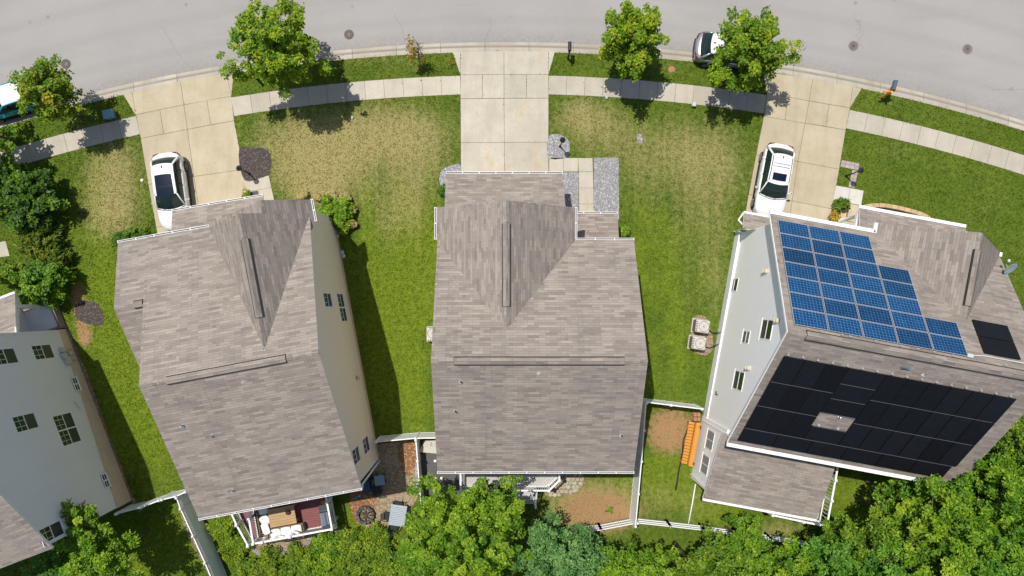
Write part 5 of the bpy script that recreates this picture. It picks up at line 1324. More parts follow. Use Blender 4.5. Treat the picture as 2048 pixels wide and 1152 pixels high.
for k,(x,y,a) in enumerate(((-.7,-.1,.25),(-.2,-.12,-.35),(.25,-.1,.2),(.7,-.02,-.5))): cushion(T,(x,y,.66),(.5,.18,.46),a,(R(-25),0),'pillow')
sc=H1.loc(P(527,1037,ZD+.4))
T=th_local('garden_loveseat','wicker loveseat with loose pale cushions at the left end of the deck','sofa',sc.x,sc.y,rz=R(-90))
mb=MB(); mb.bbox((0,0,.2),(1.9,.8,.38),0,0,.04); T.part(mb,'seat_base',M['wicker'])
mb=MB(); mb.bbox((0,-.34,.42),(1.9,.14,.5),0,0,.05); T.part(mb,'backrest',M['wicker'])
mb=MB(); mb.bbox((.9,.03,.36),(.14,.82,.42),0,0,.05); T.part(mb,'armrest',M['wicker'])
cushion(T,(-.55,.1,.46),(.6,.62,.17)); cushion(T,(.1,.1,.5),(.62,.6,.17),.5,(R(6),0)); cushion(T,(.62,.05,.52),(.7,.5,.17),R(12),(R(8),R(-6)),'pillow')
gc=H1.loc(P(649,1037,ZD+.9))
T=th_local('gas_grill','dark gas grill with shiny lid by the right deck rail','grill',gc.x,gc.y,rz=R(90))
mb=MB(); mb.bbox((0,0,.45),(.75,.55,.75),0,0,.03); T.part(mb,'cabinet',M['blackplas'])
G=[]
for i in range(9):
    a=math.pi*i/8; G.append([Vector((x,-.27*math.cos(a),.84+.3*math.sin(a))) for x in (-.37,.37)])
mb=MB(); grid_mesh(mb,G,0); mb.poly([g[0] for g in G][::-1],0); mb.poly([g[1] for g in G],0); T.part(mb,'lid',M['steel'],smooth=False)
for sx in (-1,1): mb=MB(); mb.bbox((sx*.6,0,.83),(.42,.5,.05),0,0,.02); T.part(mb,'side_shelf',plain('charcoal_metal',(.05,.055,.065),.4))
mb=MB(); mb.tube([(-.28,-.32,.95),(-.28,-.36,.97),(.28,-.36,.97),(.28,-.32,.95)],.02,8); T.part(mb,'handle',M['steel'])
for x in (-.2,0,.2): mb=MB(); mb.lathe((x,-.29,.74),[(.035,0),(.035,.04)],10,0,Matrix.Rotation(R(90),4,'X')); T.part(mb,'knob',M['steel'])
cc=H1.loc(P(650,1004,ZD+.3)); T=th_local('wooden_crate','small orange wooden crate by the grill','crate',cc.x,cc.y-.05)
mb=MB()
for z_ in (.06,.2,.34):
    for a,b in (((-.22,-.14),(.22,-.14)),((.22,-.14),(.22,.14)),((.22,.14),(-.22,.14)),((-.22,.14),(-.22,-.14))): mb.beam((*a,z_),(*b,z_),.02,.11)
T.part(mb,'side',M['orange']); mb=MB(); mb.box((0,0,.37),(.46,.3,.03)); T.part(mb,'lid',M['orange'])
# ---------------------------------------------------------------- patio between the houses
c=P(732,1028); T=Thing('fire_pit','round stone fire pit with ash on the patio','fire pit',c)
for lv in range(2):
    for k in range(14):
        a=2*math.pi*(k+.5*lv)/14; mb=MB(); mb.bbox((.48*math.cos(a),.48*math.sin(a),.1+lv*.18),(.19,.2,.17),a+R(90),0,.03); T.part(mb,'block',M['fire'])
mb=MB(); mb.lathe((0,0,.0),[(.4,0),(.38,.1),(.2,.15),(.01,.17)],18); T.part(mb,'ash',M['ash'])
for k in range(4): mb=MB(); a=k*.8; mb.tube([(-.3*math.cos(a),-.3*math.sin(a),.2+.03*k),(.32*math.cos(a),.32*math.sin(a),.3+.03*k)],.04,7); T.part(mb,'log',M['trunk'])
def chair(label,px,py,rz,mat='dark',group='patio chairs'):
    T=Thing('patio_chair',label,'chair',P(px,py),rz,group)
    mb=MB(); mb.bbox((0,0,.42),(.5,.5,.05),0,0,.02); T.part(mb,'seat',M[mat])
    mb=MB()
    for k in range(5): mb.beam((-.2+.1*k,-.25,.45),(-.2+.1*k,-.36,.95),.05,.02)
    mb.beam((-.26,-.36,.94),(.26,-.36,.94),.04,.06); T.part(mb,'backrest',M[mat])
    for sx in (-1,1):
        for sy in (-1,1): mb=MB(); mb.beam((sx*.22,sy*.22,0),(sx*.22,sy*.2,.42),.035,.035); T.part(mb,'leg',M[mat])
        mb=MB(); mb.beam((sx*.27,-.28,.62),(sx*.27,.24,.62),.05,.03); mb.beam((sx*.27,.22,.62),(sx*.25,.22,.4),.03,.03); T.part(mb,'armrest',M[mat])
def table(label,px,py,rz,w,d,top,leg='dark',slats=True):
    T=Thing('patio_table',label,'table',P(px,py),rz)
    mb=MB(); n=int(d/.1)
    if slats:
        for k in range(n): mb.bbox((0,-d/2+d*(k+.5)/n,.71),(w,d/n-.012,.03),0,0,.006)
        mb.beam((-w/2,-d/2-.02,.71),(w/2,-d/2-.02,.71),.04,.05); mb.beam((-w/2,d/2+.02,.71),(w/2,d/2+.02,.71),.04,.05)
    else: mb.bbox((0,0,.71),(w,d,.04),0,0,.015)
    T.part(mb,'tabletop',M[top])
    for sx in (-1,1):
        for sy in (-1,1): mb=MB(); mb.beam((sx*(w/2-.07),sy*(d/2-.07),0),(sx*(w/2-.07),sy*(d/2-.07),.69),.06,.06); T.part(mb,'leg',M[leg])
    mb=MB(); mb.box((0,0,.66),(w-.1,d-.1,.04)); T.part(mb,'apron',M[leg]); return T
M['greytop']=plain('grey_slat',(.36,.41,.45),.6,var=.15)
table('grey slatted patio table half under the big tree',799,1024,R(-8),1.0,1.2,'greytop')
chair('black patio chair on the left side of the grey slatted table',778,1028,R(-95)); chair('black patio chair at the upper end of the grey slatted table',797,1007,R(172)); chair('black patio chair at the lower end of the grey slatted table',790,1047,R(-30))
table('small blue grey table in the house shadow on the patio',763,955,R(9),.62,.62,'bluegrey',slats=False)
chair('dark patio chair in shadow left of the small blue grey table',740,948,R(-80)); chair('dark patio chair in shadow below the small blue grey table',757,975,R(10))
T=Thing('storage_box','dark blue storage box in the shadow of the left house','box',P(735,968),R(10))
mb=MB(); mb.bbox((0,0,.25),(.5,.8,.5),0,0,.03); T.part(mb,'bin',plain('navy_plastic',(.02,.04,.08),.5)); mb=MB(); mb.bbox((0,0,.54),(.55,.85,.08),0,0,.03); T.part(mb,'lid',plain('navy_lid',(.03,.055,.10),.45))
T=Thing('watering_can','small teal and white watering can on the red mulch','watering can',P(713,994),R(20)); 
mb=MB(); mb.lathe((0,0,0),[(.1,0),(.12,.02),(.11,.2),(.07,.23)],14); T.part(mb,'can',plain('teal_plastic',(.03,.3,.27),.4)); mb=MB(); mb.tube([(.1,0,.08),(.22,.02,.2),(.3,.03,.26)],[.025,.02,.04],8); mb.tube([(-.1,0,.05),(-.2,0,.15),(-.08,0,.24)],.015,6); T.part(mb,'spout',M['white'])
# ================================================================== AIR CONDITIONERS
def ac(label,px,py,rz,group='air conditioners'):
    T=Thing('air_conditioner',label,'air conditioner',P(px,py),rz,group); h=.72
    mb=MB(); mb.box((0,0,.04),(.98,.9,.08)); T.part(mb,'pad',M['conc'])
    mb=MB(); mb.bbox((0,0,.08+h/2),(.86,.78,h),0,0,.05); T.part(mb,'casing',M['acgrey'])
    mb=MB()
    for k in range(14):
        z=.16+k*.045
        for a,b in (((-.435,-.34),(-.435,.34)),((.435,-.34),(.435,.34)),((-.38,-.395),(.38,-.395)),((-.38,.395),(.38,.395))): mb.beam((*a,z),(*b,z),.012,.02)
    T.part(mb,'louvre',M['acdark'])
    zt=.08+h; mb=MB(); mb.lathe((.08,0,zt-.1),[(.32,.0),(.33,.11),(.31,.115),(.3,.02),(.02,.0)],24); T.part(mb,'fan_shroud',M['acdark'])
    mb=MB()
    for k in range(4):
        a=k*math.pi/2; M4=Matrix.Translation((.08,0,zt-.04))@Matrix.Rotation(a,4,'Z')@Matrix.Translation((.16,0,0))@Matrix.Rotation(R(18),4,'X'); mb.box((0,0,0),(.25,.2,.012),0,0,.5,M4)
    mb.lathe((.08,0,zt-.06),[(.07,0),(.07,.06),(.03,.08)],12); fan=T.part(mb,'fan',M['steel'])
    mb=MB()
    for r_ in (.1,.17,.24,.3): mb.lathe((.08,0,zt+.012),[(r_-.006,0),(r_,.008),(r_+.006,0)],24,0,None,True)
    for k in range(4): a=k*math.pi/4; mb.beam((.08-.31*math.cos(a),-.31*math.sin(a),zt+.012),(.08+.31*math.cos(a),.31*math.sin(a),zt+.012),.012,.01)
    T.part(mb,'fan_guard',M['acgrey'])
    for k in range(6): pass
    mb=MB()
    for k in range(6): mb.box((-.36,-.3+k*.11,zt+.004),(.12,.05,.012))
    T.part(mb,'top_vent',M['acdark']); return T
ac('upper of two beige air conditioners beside the white sided right house',1398,652,R(-8)); ac('lower of two beige air conditioners beside the white sided right house',1391,685,R(-8)); 
T=ac('beige air conditioner half hidden at the left wall of the centre house',868,668,R(90))
for (a,b) in (((1412,655),(1438,664)),((1406,692),(1433,688))):
    mb=MB(); mb.tube([P(a[0],a[1],.3),P((a[0]+b[0])/2,(a[1]+b[1])/2+6,.12),P(b[0],b[1]+2,.35),P(b[0]+4,b[1],.55)],.03,7); tag(mb.build('coolant_hose',M['dark'],base=True,smooth=True),('black hose from the upper air conditioner to the right house wall' if a[1]<670 else 'black hose from the lower air conditioner to the right house wall'),'hose')
# ================================================================== STREET FURNITURE
def lamp(label,bx,by,h=1.75):
    T=Thing('garden_lamp',label,'lamp post',P(bx,by),0,'black garden lamp posts')
    mb=MB(); mb.lathe((0,0,0),[(.09,0),(.09,.04),(.045,.1),(.038,h-.3),(.06,h-.28),(.06,h-.24)],12); T.part(mb,'post',M['dark'],smooth=False)
    mb=MB(); mb.lathe((0,0,h-.24),[(.07,0),(.11,.02),(.14,.22),(.13,.22),(.1,.03)],6,0); 
    for k in range(6): a=k*math.pi/3; mb.beam((.1*math.cos(a),.1*math.sin(a),h-.23),(.145*math.cos(a),.145*math.sin(a),h),.015,.015)
    T.part(mb,'lantern',M['glass'])
    mb=MB(); mb.lathe((0,0,h-.01),[(.19,0),(.19,.015),(.05,.1),(.02,.16)],6); T.part(mb,'lamp_cap',M['dark'])
lamp('black lamp post by the dark mulch bed and left driveway',499,347.5); lamp('black lamp post on the round gravel bed by the centre driveway',1120,293.5); lamp('black lamp post inside the pinkish paver edging by the right driveway',1692,352,1.8)
def mailbox(label,bx,by,rz,post='dark',box='dark',h=1.15,bl=.5):
    T=Thing('mailbox',label,'mailbox',P(bx,by),rz,'mailboxes at the kerb')
    mb=MB(); mb.box((0,0,h/2),(.10,.10,h)); T.part(mb,'post',M[post]); mb=MB(); mb.beam((0,-.15,h-.12),(0,.45,h-.06),.09,.09); mb.beam((0,.02,h*.55),(0,.32,h-.12),.07,.07); T.part(mb,'bracket',M[post])
    prof=[(-.10,0),(.10,0),(.10,.14)]+[(.10*math.cos(a),.14+.10*math.sin(a)) for a in np.linspace(0,math.pi,9)[1:-1]]+[(-.10,.14)]
    mb=MB(); y0,y1=.02,.02+bl; prof=[(x,z+h) for x,z in prof]
    yprism(mb,y0,y1,prof); T.part(mb,'box',M[box])
    mb=MB(); yprism(mb,y1+.002,y1+.02,[(x*1.06,(z-h)*1.04+h) for x,z in prof]); T.part(mb,'door',M[box]); mb=MB(); mb.box((.115,.3,h+.2),(.012,.03,.16)); mb.box((.115,.34,h+.26),(.012,.09,.05)); T.part(mb,'flag',M['lamp_r'])
mailbox('black mailbox on a black post right of the centre driveway',1135.5,117,R(0)); mailbox('dark mailbox in the shade of the big left maple',516,160,R(15)); 
p0=P(1752,199); p1=P(1776,186)
T=Thing('mailbox','blue grey mailbox on a bright orange timber post at the right kerb','mailbox',P(1762,195),R(-14),'mailboxes at the kerb')
mb=MB(); mb.box((0,0,.6),(.11,.11,1.2)); T.part(mb,'post',M['orange']); mb=MB(); mb.beam((-.42,-.08,1.02),(.36,.22,1.02),.11,.1); mb.beam((0,.0,.62),(.0,.38,1.05),.08,.08); T.part(mb,'bracket',M['orange'])
prof=[(-.11,0),(.11,0),(.11,.14)]+[(.11*math.cos(a),.14+.11*math.sin(a)) for a in np.linspace(0,math.pi,9)[1:-1]]+[(-.11,.14)]
mb=MB(); yprism(mb,.1,.66,[(x+.06,z+1.1) for x,z in prof]); T.part(mb,'box',M['bluemail']); mb=MB(); yprism(mb,.662,.685,[(x*1.06+.06,z*1.04+1.1) for x,z in prof]); T.part(mb,'door',M['bluemail']); mb=MB(); mb.lathe((.02,-.05,1.2),[(.075,0),(.075,.03),(.03,.07)],8); T.part(mb,'post_cap',plain('yellow_knob',(.75,.5,.05),.5))
def manhole(label,px,py,r=.36,mat='iron',ringw=.08):
    T=Thing('manhole_cover',label,'manhole cover',P(px,py,ZR),0,'manhole covers in the road')
    mb=MB(); mb.lathe((0,0,-.02),[(r+ringw,0),(r+ringw,.026),(r+.012,.028),(r+.012,.0)],32); T.part(mb,'rim',M['iron2'])
    mb=MB(); mb.lathe((0,0,-.02),[(r,0),(r,.029),(.01,.03)],32); 
    for rr_ in (.33,.24,.15): mb.lathe((0,0,.009),[(rr_*r/.36-.02,0),(rr_*r/.36-.015,.01),(rr_*r/.36+.015,.01),(rr_*r/.36+.02,0)],28,1,None,True)
    for k in range(12): a=k*math.pi/6; mb.beam((.17*math.cos(a),.17*math.sin(a),.014),(.31*math.cos(a),.31*math.sin(a),.014),.03,.012,1)
    T.part(mb,'lid',[M[mat],M['iron2'] if mat=='iron' else M['iron']])
for lab,px,py,mt in (('pale worn manhole cover beside the far left street tree',132,128,'iron2'),('worn manhole cover in the road right of the big left maple',698,69,'iron2'),('faint manhole cover partly under the centre right maple',1220,31,'iron2'),('left of two dark manhole covers in the right road',1707,92,'iron'),('right of two dark manhole covers in the right road',1935,98.5,'iron')): manhole(lab,px,py,.27,mt,.05)
T=Thing('utility_cover','reddish round cover in the grass strip right of a maple','cover',P(1343,139)); mb=MB(); mb.lathe((0,0,-.02),[(.19,0),(.19,.05),(.16,.06),(.01,.065)],20); T.part(mb,'lid',M['redbrick']); mb=MB(); mb.lathe((0,0,-.02),[(.22,0),(.22,.04),(.19,.04),(.19,0)],20); T.part(mb,'rim',M['redbrick'])
T=Thing('utility_box','green blue ground utility box in the left tree shade','utility box',P(222,231),R(12)); mb=MB(); mb.bbox((0,0,.17),(.62,.5,.34),0,0,.04); T.part(mb,'cabinet',plain('utility_blue',(.16,.30,.36),.6)); mb=MB(); mb.bbox((0,0,.36),(.66,.54,.05),0,0,.02); T.part(mb,'lid',plain('utility_lid',(.20,.36,.42),.55))
T=Thing('utility_box','small pale green box on the lawn by the right pavement','utility box',P(1386,211),R(-8)); mb=MB(); mb.bbox((0,0,.14),(.2,.22,.28),0,0,.03); T.part(mb,'cabinet',M['greycap']); mb=MB(); mb.bbox((0,0,.3),(.24,.26,.05),0,0,.02); T.part(mb,'lid',M['greycap'])
for lab,px,py in (('small white cap in the dry lawn below the big maple shadow',705,236),('small white cap at the pavement edge right of the centre driveway',1213,196)):
    T=Thing('cleanout_cap',lab,'pipe cap',P(px,py)); mb=MB(); mb.lathe((0,0,0),[(.08,0),(.08,.08),(.06,.1),(.01,.105)],14); T.part(mb,'cap',M['greycap']); mb=MB(); mb.box((0,0,.115),(.05,.05,.03)); T.part(mb,'nut',M['greycap'])
T=Thing('orange_sign','small orange marker on the grass left of the centre driveway','marker',P(902,126),R(15)); mb=MB(); mb.tube([(0,0,0),(0,0,.45)],.012,6); T.part(mb,'stake',M['dark']); mb=MB(); mb.bbox((.0,0,.42),(.32,.03,.12),0,0,.01); T.part(mb,'flag',plain('orange_plastic',(.75,.2,.03),.5))
T=Thing('lawn_litter','crumpled white paper on the grass left of the white car','litter',P(285,361),.3); mb=MB()
rr2=random.Random(3); vs=[(.12*math.cos(a)*rr2.uniform(.6,1.1),.1*math.sin(a)*rr2.uniform(.6,1.1),rr2.uniform(.02,.1)) for a in np.linspace(0,6.28,10)[:-1]]+[(0,0,.13)]
mb.mesh(vs,[(i,(i+1)%9,9) for i in range(9)]); T.part(mb,'paper',M['white'])
T=Thing('door_mat','dark door mat on the left front path by the garage','mat',P(507,388,.035),R(10.6)); mb=MB(); mb.bbox((0,0,.012),(.62,.32,.022),0,0,.008); T.part(mb,'mat',M['dark'])
# ================================================================== VEGETATION
def leaf_mesh(name,C,Nn,size,tone,mat,parent=None,elong=1.5,off=None,lawn=None,tang=None,rng=None):
    """one mesh of many leaf-shaped quads: centres C, normals Nn, sizes"""
    n=len(C); rng=rng or np.random.default_rng(1)
    Nn=Nn/np.linalg.norm(Nn,axis=1,keepdims=True)
    r=rng.normal(size=(n,3)) if tang is None else tang
    T1=np.cross(Nn,r); 
    if tang is not None: T1=r-Nn*np.sum(r*Nn,1,keepdims=True)
    T1/=np.linalg.norm(T1,axis=1,keepdims=True)+1e-9; T2=np.cross(Nn,T1)
    s=size[:,None]
    V=np.empty((n,4,3)); V[:,0]=C-T1*s*elong*.5; V[:,1]=C-T2*s*.42+Nn*s*.12; V[:,2]=C+T1*s*elong*.5; V[:,3]=C+T2*s*.42+Nn*s*.12
    V=V.reshape(-1,3)
    if off is not None: V=V-np.array(off)
    me=bpy.data.meshes.new(name); me.vertices.add(n*4); me.vertices.foreach_set('co',V.astype(np.float32).ravel())
    me.loops.add(n*4); me.loops.foreach_set('vertex_index',np.arange(n*4,dtype=np.int32))
    me.polygons.add(n); me.polygons.foreach_set('loop_start',np.arange(0,n*4,4,dtype=np.int32)); 
    me.update(calc_edges=True)
    at=me.attributes.new('tone','FLOAT','FACE'); at.data.foreach_set('value',np.clip(tone,0,1).astype(np.float32))
    if lawn is not None:
        a2=me.attributes.new('lawn','FLOAT_COLOR','POINT'); a2.data.foreach_set('color',np.repeat(lawn,4,axis=0).astype(np.float32).ravel())
    me.materials.append(mat); me.validate(); o=bpy.data.objects.new(name,me); COL.objects.link(o)
    if parent is not None: o.parent=parent
    return o
def make_tree(name,label,px,py,zc,rpx,vh,mat,seed,nC=90,nl=100,leaf=.14,base=None,group=None,cat='tree',rough=.22,upb=1.1,crad=.42,tonew=.25,open_=0.0,trunk='trunk',tbias=.55,ell=(1,1),rot=0):
    """crown centred where the photograph shows it (px,py at height zc), radius rpx pixels, half height vh"""
    rng=np.random.default_rng(seed)
    c=P(px,py,zc); Rr=rpx*(CAMH-zc)/F
    b=P(*base) if base else Vector((c.x+rng.uniform(-.2,.2),c.y+rng.uniform(-.2,.2),0))
    T=Thing(name,label,cat,(b.x,b.y,0),0,group)
    d=rng.normal(size=(nC*3,3)); d/=np.linalg.norm(d,axis=1,keepdims=True); d=d[d[:,2]>-.55][:nC]
    th=np.arctan2(d[:,1],d[:,0]); ph=rng.uniform(0,6.28,4)
    lob=1+rough*(.55*np.sin(3*th+ph[0])+.45*np.sin(5*th+ph[1])+.4*np.sin(8*th+ph[2]))
    rad_=rng.uniform(.42,1.0,len(d))**.6; rad_=np.where(rng.random(len(d))<.09,rng.uniform(1.0,1.12,len(d)),rad_)
    k=int(len(d)*.35); rad_[:k]=rng.uniform(.1,.6,k)
    CC=np.stack([d[:,0]*Rr*.86*lob*rad_,d[:,1]*Rr*.86*lob*rad_,d[:,2]*vh*rad_*(.8+.2*lob)],1)
    if ell!=(1,1):
        cr,sr=math.cos(rot),math.sin(rot); x,y=CC[:,0]*ell[0],CC[:,1]*ell[1]; CC[:,0]=x*cr-y*sr; CC[:,1]=x*sr+y*cr
    CC+=np.array(c)
    CC[:,2]=np.maximum(CC[:,2],.35)
    cs=crad*rng.uniform(.6,1.25,len(CC)); keep=rng.random(len(CC))>open_; CC=CC[keep]; cs=cs[keep]
    ct=rng.normal(0,.13,len(CC))
    nn=np.maximum(12,(nl*(cs/crad)**2).astype(int)); ids=np.repeat(np.arange(len(CC)),nn); n=len(ids)
    dv=rng.normal(size=(n,3)); dv/=np.linalg.norm(dv,axis=1,keepdims=True); dv[:,2]=np.where(dv[:,2]<-.3,-dv[:,2],dv[:,2])
    rr_=rng.uniform(.25,1.0,n)**.5
    out=(CC[ids]-np.array(c)); out[:,2]*=.3; out/=np.linalg.norm(out,axis=1,keepdims=True)+1e-6
    stretch=rng.uniform(0,1,n)**2
    Cn=CC[ids]+dv*(cs[ids]*rr_)[:,None]*np.array([1,1,.62])+out*(stretch*cs[ids]*.75)[:,None]
    Cn[:,2]=np.maximum(Cn[:,2],.05)
    Nn=dv*.75+rng.normal(size=(n,3))*.55+np.array([0,0,upb])
    tone=tbias+ct[ids]+rng.normal(0,tonew,n)*.8
    leaf_mesh('crown',Cn,Nn,leaf*rng.uniform(.65,1.3,n),tone,mat,T.o,off=T.l,rng=rng)
    mb=MB(); tr=max(.05,Rr*.045); top=Vector((c.x,c.y,zc+vh*.25)); b0=Vector((b.x,b.y,-.05))
    if zc>1.0:
        mid=b0.lerp(top,.5)+Vector((rng.uniform(-.08,.08),rng.uniform(-.08,.08),0))
        mb.tube([b0,b0+Vector((0,0,.15)),mid,top],[tr*1.5,tr*1.1,tr*.9,tr*.35],9)
        for i in rng.choice(len(CC),min(22,len(CC)),replace=False):
            q_=Vector(CC[i]); s_=mid.lerp(top,rng.uniform(.0,.8)) if q_.z>mid.z*.8 else b0.lerp(mid,rng.uniform(.6,1))
            mb.tube([s_,s_.lerp(q_,.5)+Vector((0,0,.12)),q_],[tr*.42,tr*.28,tr*.1],6)
    else:
        for i in rng.choice(len(CC),min(10,len(CC)),replace=False): mb.tube([b0,b0.lerp(Vector(CC[i]),.5)+Vector((0,0,.05)),Vector(CC[i])],[.03,.02,.01],5)
    T.part(mb,'trunk',M[trunk],True,smooth=True); return T
G1='street maples along the kerb'
make_tree('maple_tree','largest street maple, spreading yellow green crown over the left kerb',553,96,4.2,93,2.5,M['maple'],11,nC=230,nl=80,leaf=.125,base=(600,165),group=G1,rough=.27,crad=.34,upb=1.1)
make_tree('maple_tree','leftmost street maple with reddish tips beside the teal car',97,187,3.5,62,1.9,M['maple2'],12,nC=150,nl=76,leaf=.12,base=(165,232),group=G1,rough=.24,crad=.34,open_=.04)
make_tree('maple_tree','narrow bright lime street maple right of the centre driveway',1264,82,3.6,70,2.2,M['maple'],13,nC=165,nl=82,leaf=.12,base=(1262,128),group=G1,rough=.2,crad=.34,ell=(.86,1.08),tbias=.56)
make_tree('maple_tree','lime green street maple covering the silver car',1495,103,3.6,79,2.1,M['maple'],14,nC=175,nl=80,leaf=.12,base=(1482,150),group=G1,rough=.26,crad=.34,tbias=.54)
# nearly bare sapling
T=Thing('sapling','nearly bare sapling with yellow leaves on its left side','tree',P(838,137)); rng=np.random.default_rng(5)
mb=MB(); b0=P(838,137); top=P(836,84,2.6); mb.tube([b0,b0.lerp(top,.4)+Vector((.03,0,0)),top],[.045,.035,.012],7)
tips=[]
for i in range(34):
    t=rng.uniform(.3,.95); s_=b0.lerp(top,t); a=rng.uniform(0,6.28); L=rng.uniform(.35,.8)*(1.15-t*.5); e=s_+Vector((math.cos(a)*L*.8,math.sin(a)*L*.8,L*.75)); mb.tube([s_,s_.lerp(e,.5)+Vector((0,0,.04)),e],[.018,.012,.006],5); tips.append(e)
    for j in range(3): s2=s_.lerp(e,rng.uniform(.4,.9)); e2=s2+Vector(rng.normal(size=3)*.14)+Vector((0,0,.12)); mb.tube([s2,e2],[.008,.004],4)
T.part(mb,'trunk',M['twig'],True)
cl=[P(820,98,1.9),P(824,112,1.5),P(820,87,2.2),P(828,104,1.7),P(826,122,1.1),P(846,116,1.0),P(850,120,.8)]
C=np.concatenate([np.array(c)+rng.normal(size=(46 if i<4 else 18,3))*np.array([.13,.2,.2]) for i,c in enumerate(cl)]); n=len(C)
leaf_mesh('crown',C,rng.normal(size=(n,3))+np.array([0,0,.9]),.11*rng.uniform(.6,1.3,n),rng.uniform(0,1,n),M['yellowleaf'],T.o,off=T.l,rng=rng)
# planting around the houses
def shrub(name,label,px,py,r,h,mat,seed,group=None,**kw):
    a=dict(nC=26,nl=75,leaf=.10,cat='shrub',crad=.26,rough=.2); a.update(kw)
    return make_tree(name,label,px,py,h*.5,r,h*.5,M[mat],seed,group=group,**a)
G2='shrubs by the far left house'
make_tree('shrub_tree','dark green round leafed tree at the left frame edge above the junipers',54,398,1.5,68,1.25,M['darkleaf'],21,nC=130,nl=75,leaf=.15,group=G2,crad=.36,tbias=.42)
make_tree('shrub_tree','small leafy tree at the left frame edge by the pavement',5,350,1.6,40,1.2,M['forest'],27,nC=50,nl=70,leaf=.13,group=G2,crad=.32)
make_tree('shrub_tree','tree crown at the left frame edge shading the grass strip',-48,262,3.2,62,1.6,M['forest'],28,nC=70,nl=70,leaf=.14,group=G2,crad=.36)
make_tree('shrub_tree','broad leafed shrub between junipers and the far left house',80,570,1.4,48,1.2,M['forest'],22,nC=90,nl=75,leaf=.13,group=G2,crad=.33,tbias=.46)
make_tree('shrub_tree','small yellow green shrub at the left frame edge by the path',8,545,1.0,26,.8,M['lowgreen'],23,nC=30,nl=60,leaf=.12,group=G2,crad=.26)
def juniper(label,px,py,r,h,seed):
    rng=np.random.default_rng(seed); c=P(px,py,h*.6); Rr=r*(CAMH-h)/F; T=Thing('juniper',label,'shrub',(c.x,c.y,0),0,G2); mb=MB(); CL=[];TT=[];TN=[]
    for i in range(230):
        a=rng.uniform(0,6.28); el=rng.uniform(.25,1.35); L=Rr*rng.uniform(.6,1.15)
        d=np.array([math.cos(a)*math.cos(el),math.sin(a)*math.cos(el),math.sin(el)*h/Rr*.9]); d=d+np.array([.1,.25,0]); s0=np.array([c.x,c.y,.1]); e=s0+d*L
        if i<60: mb.tube([tuple(s0),tuple(s0+d*L*.6)],[.025,.01],5)
        m=64; t=rng.uniform(.3,1.0,m); pos=s0+d*L*t[:,None]+rng.normal(size=(m,3))*.055; pos[:,2]-= .18*L*(t-.3)**2
        CL.append(pos); TT.append(np.tile(d,(m,1))+rng.normal(size=(m,3))*.28); TN.append(np.full(m,.42+rng.normal(0,.18))+.25*(t-.6))
    C=np.concatenate(CL); C[:,2]=np.maximum(C[:,2],.05); n=len(C)
    leaf_mesh('crown',C,rng.normal(size=(n,3))*.6+np.array([0,0,1]),.075*rng.uniform(.7,1.3,n),np.concatenate(TN)+rng.normal(0,.12,n),M['juniper'],T.o,elong=4.2,off=T.l,tang=np.concatenate(TT),rng=rng); T.part(mb,'trunk',M['trunk'],True)
juniper('upper feathery juniper under the dark round leafed tree',60,468,48,1.7,31); juniper('middle feathery juniper of the row by the far left house',70,500,50,1.7,32); juniper('lowest feathery juniper next to the broad leafed shrub',98,530,38,1.5,33)
G4='low shrubs beside the houses'
shrub('shrub','low dark evergreen at the left front corner of the left house',262,474,26,.8,'darkleaf',41,G4,nC=40,ell=(1.3,.6),rot=R(10)); shrub('shrub','dark evergreen ball left of the low corner evergreen',243,484,12,.6,'darkleaf',42,G4,nC=14)
shrub('shrub','rounded bright green shrub at the right front corner of the left house',668,424,33,1.2,'forest2',43,G4,nC=60,leaf=.12); shrub('shrub','smaller yellow green shrub below the rounded bright shrub',686,446,15,.8,'lowgreen',44,G4,nC=20)
shrub('shrub','small round shrub in the brick edged bed by the right garage',1683,411,13,.8,'darkleaf',45,G4,nC=26,leaf=.09,crad=.2)
shrub('shrub','thin yellow green plant at the foot of the right garage bed',1667,432,7,.5,'yellowleaf',46,G4,nC=8,leaf=.07)
shrub('shrub','low green plant at the corner of the centre porch',1240,464,9,.4,'forest2',47,G4,nC=10); shrub('shrub','tiny green weed on the bare centre backyard',1219,1018,6,.2,'forest2',48,G4,nC=7,crad=.09,nl=25,leaf=.07); shrub('shrub','tiny yellow green plant by the left garage door mat',494,391,5,.35,'lowgreen',49,G4,nC=6,leaf=.07)
shrub('shrub','dark dead shrub left of the centre garage',888,381,7,.4,'darkleaf',50,G4,nC=8,leaf=.08)
for i,(px,py,r,lab) in enumerate(((640,392,9,'dry straw coloured flowers along the left house front bed'),(665,391,9,'dry straw coloured flowers right of the first clump'),(690,396,7,'dry straw coloured flowers at the bend of the left bed'),(704,420,5,'pale dry flowers right of the rounded bright shrub'),(605,390,8,'dry straw coloured flowers above the left house roof edge'),(706,447,5,'pale dry flowers at the lower end of the left bed'))): shrub('flower_clump',lab,px,py,r,.45,'flowers',60+i,'dry flowers in the left house bed',nC=14,leaf=.075,crad=.15,cat='flowers')
T=Thing('garden_rock','pale stones and pots along the left house side wall','rocks',P(672,470)); 
for i,(px,py) in enumerate(((670,462),(674,472),(668,474),(684,505),(687,512))):
    mb=MB(); c=P(px,py); mb.bbox((c.x,c.y,.12),(.26,.3,.24),i*.7,0,.07); T.part(mb,'stone',M['greycap'],True)
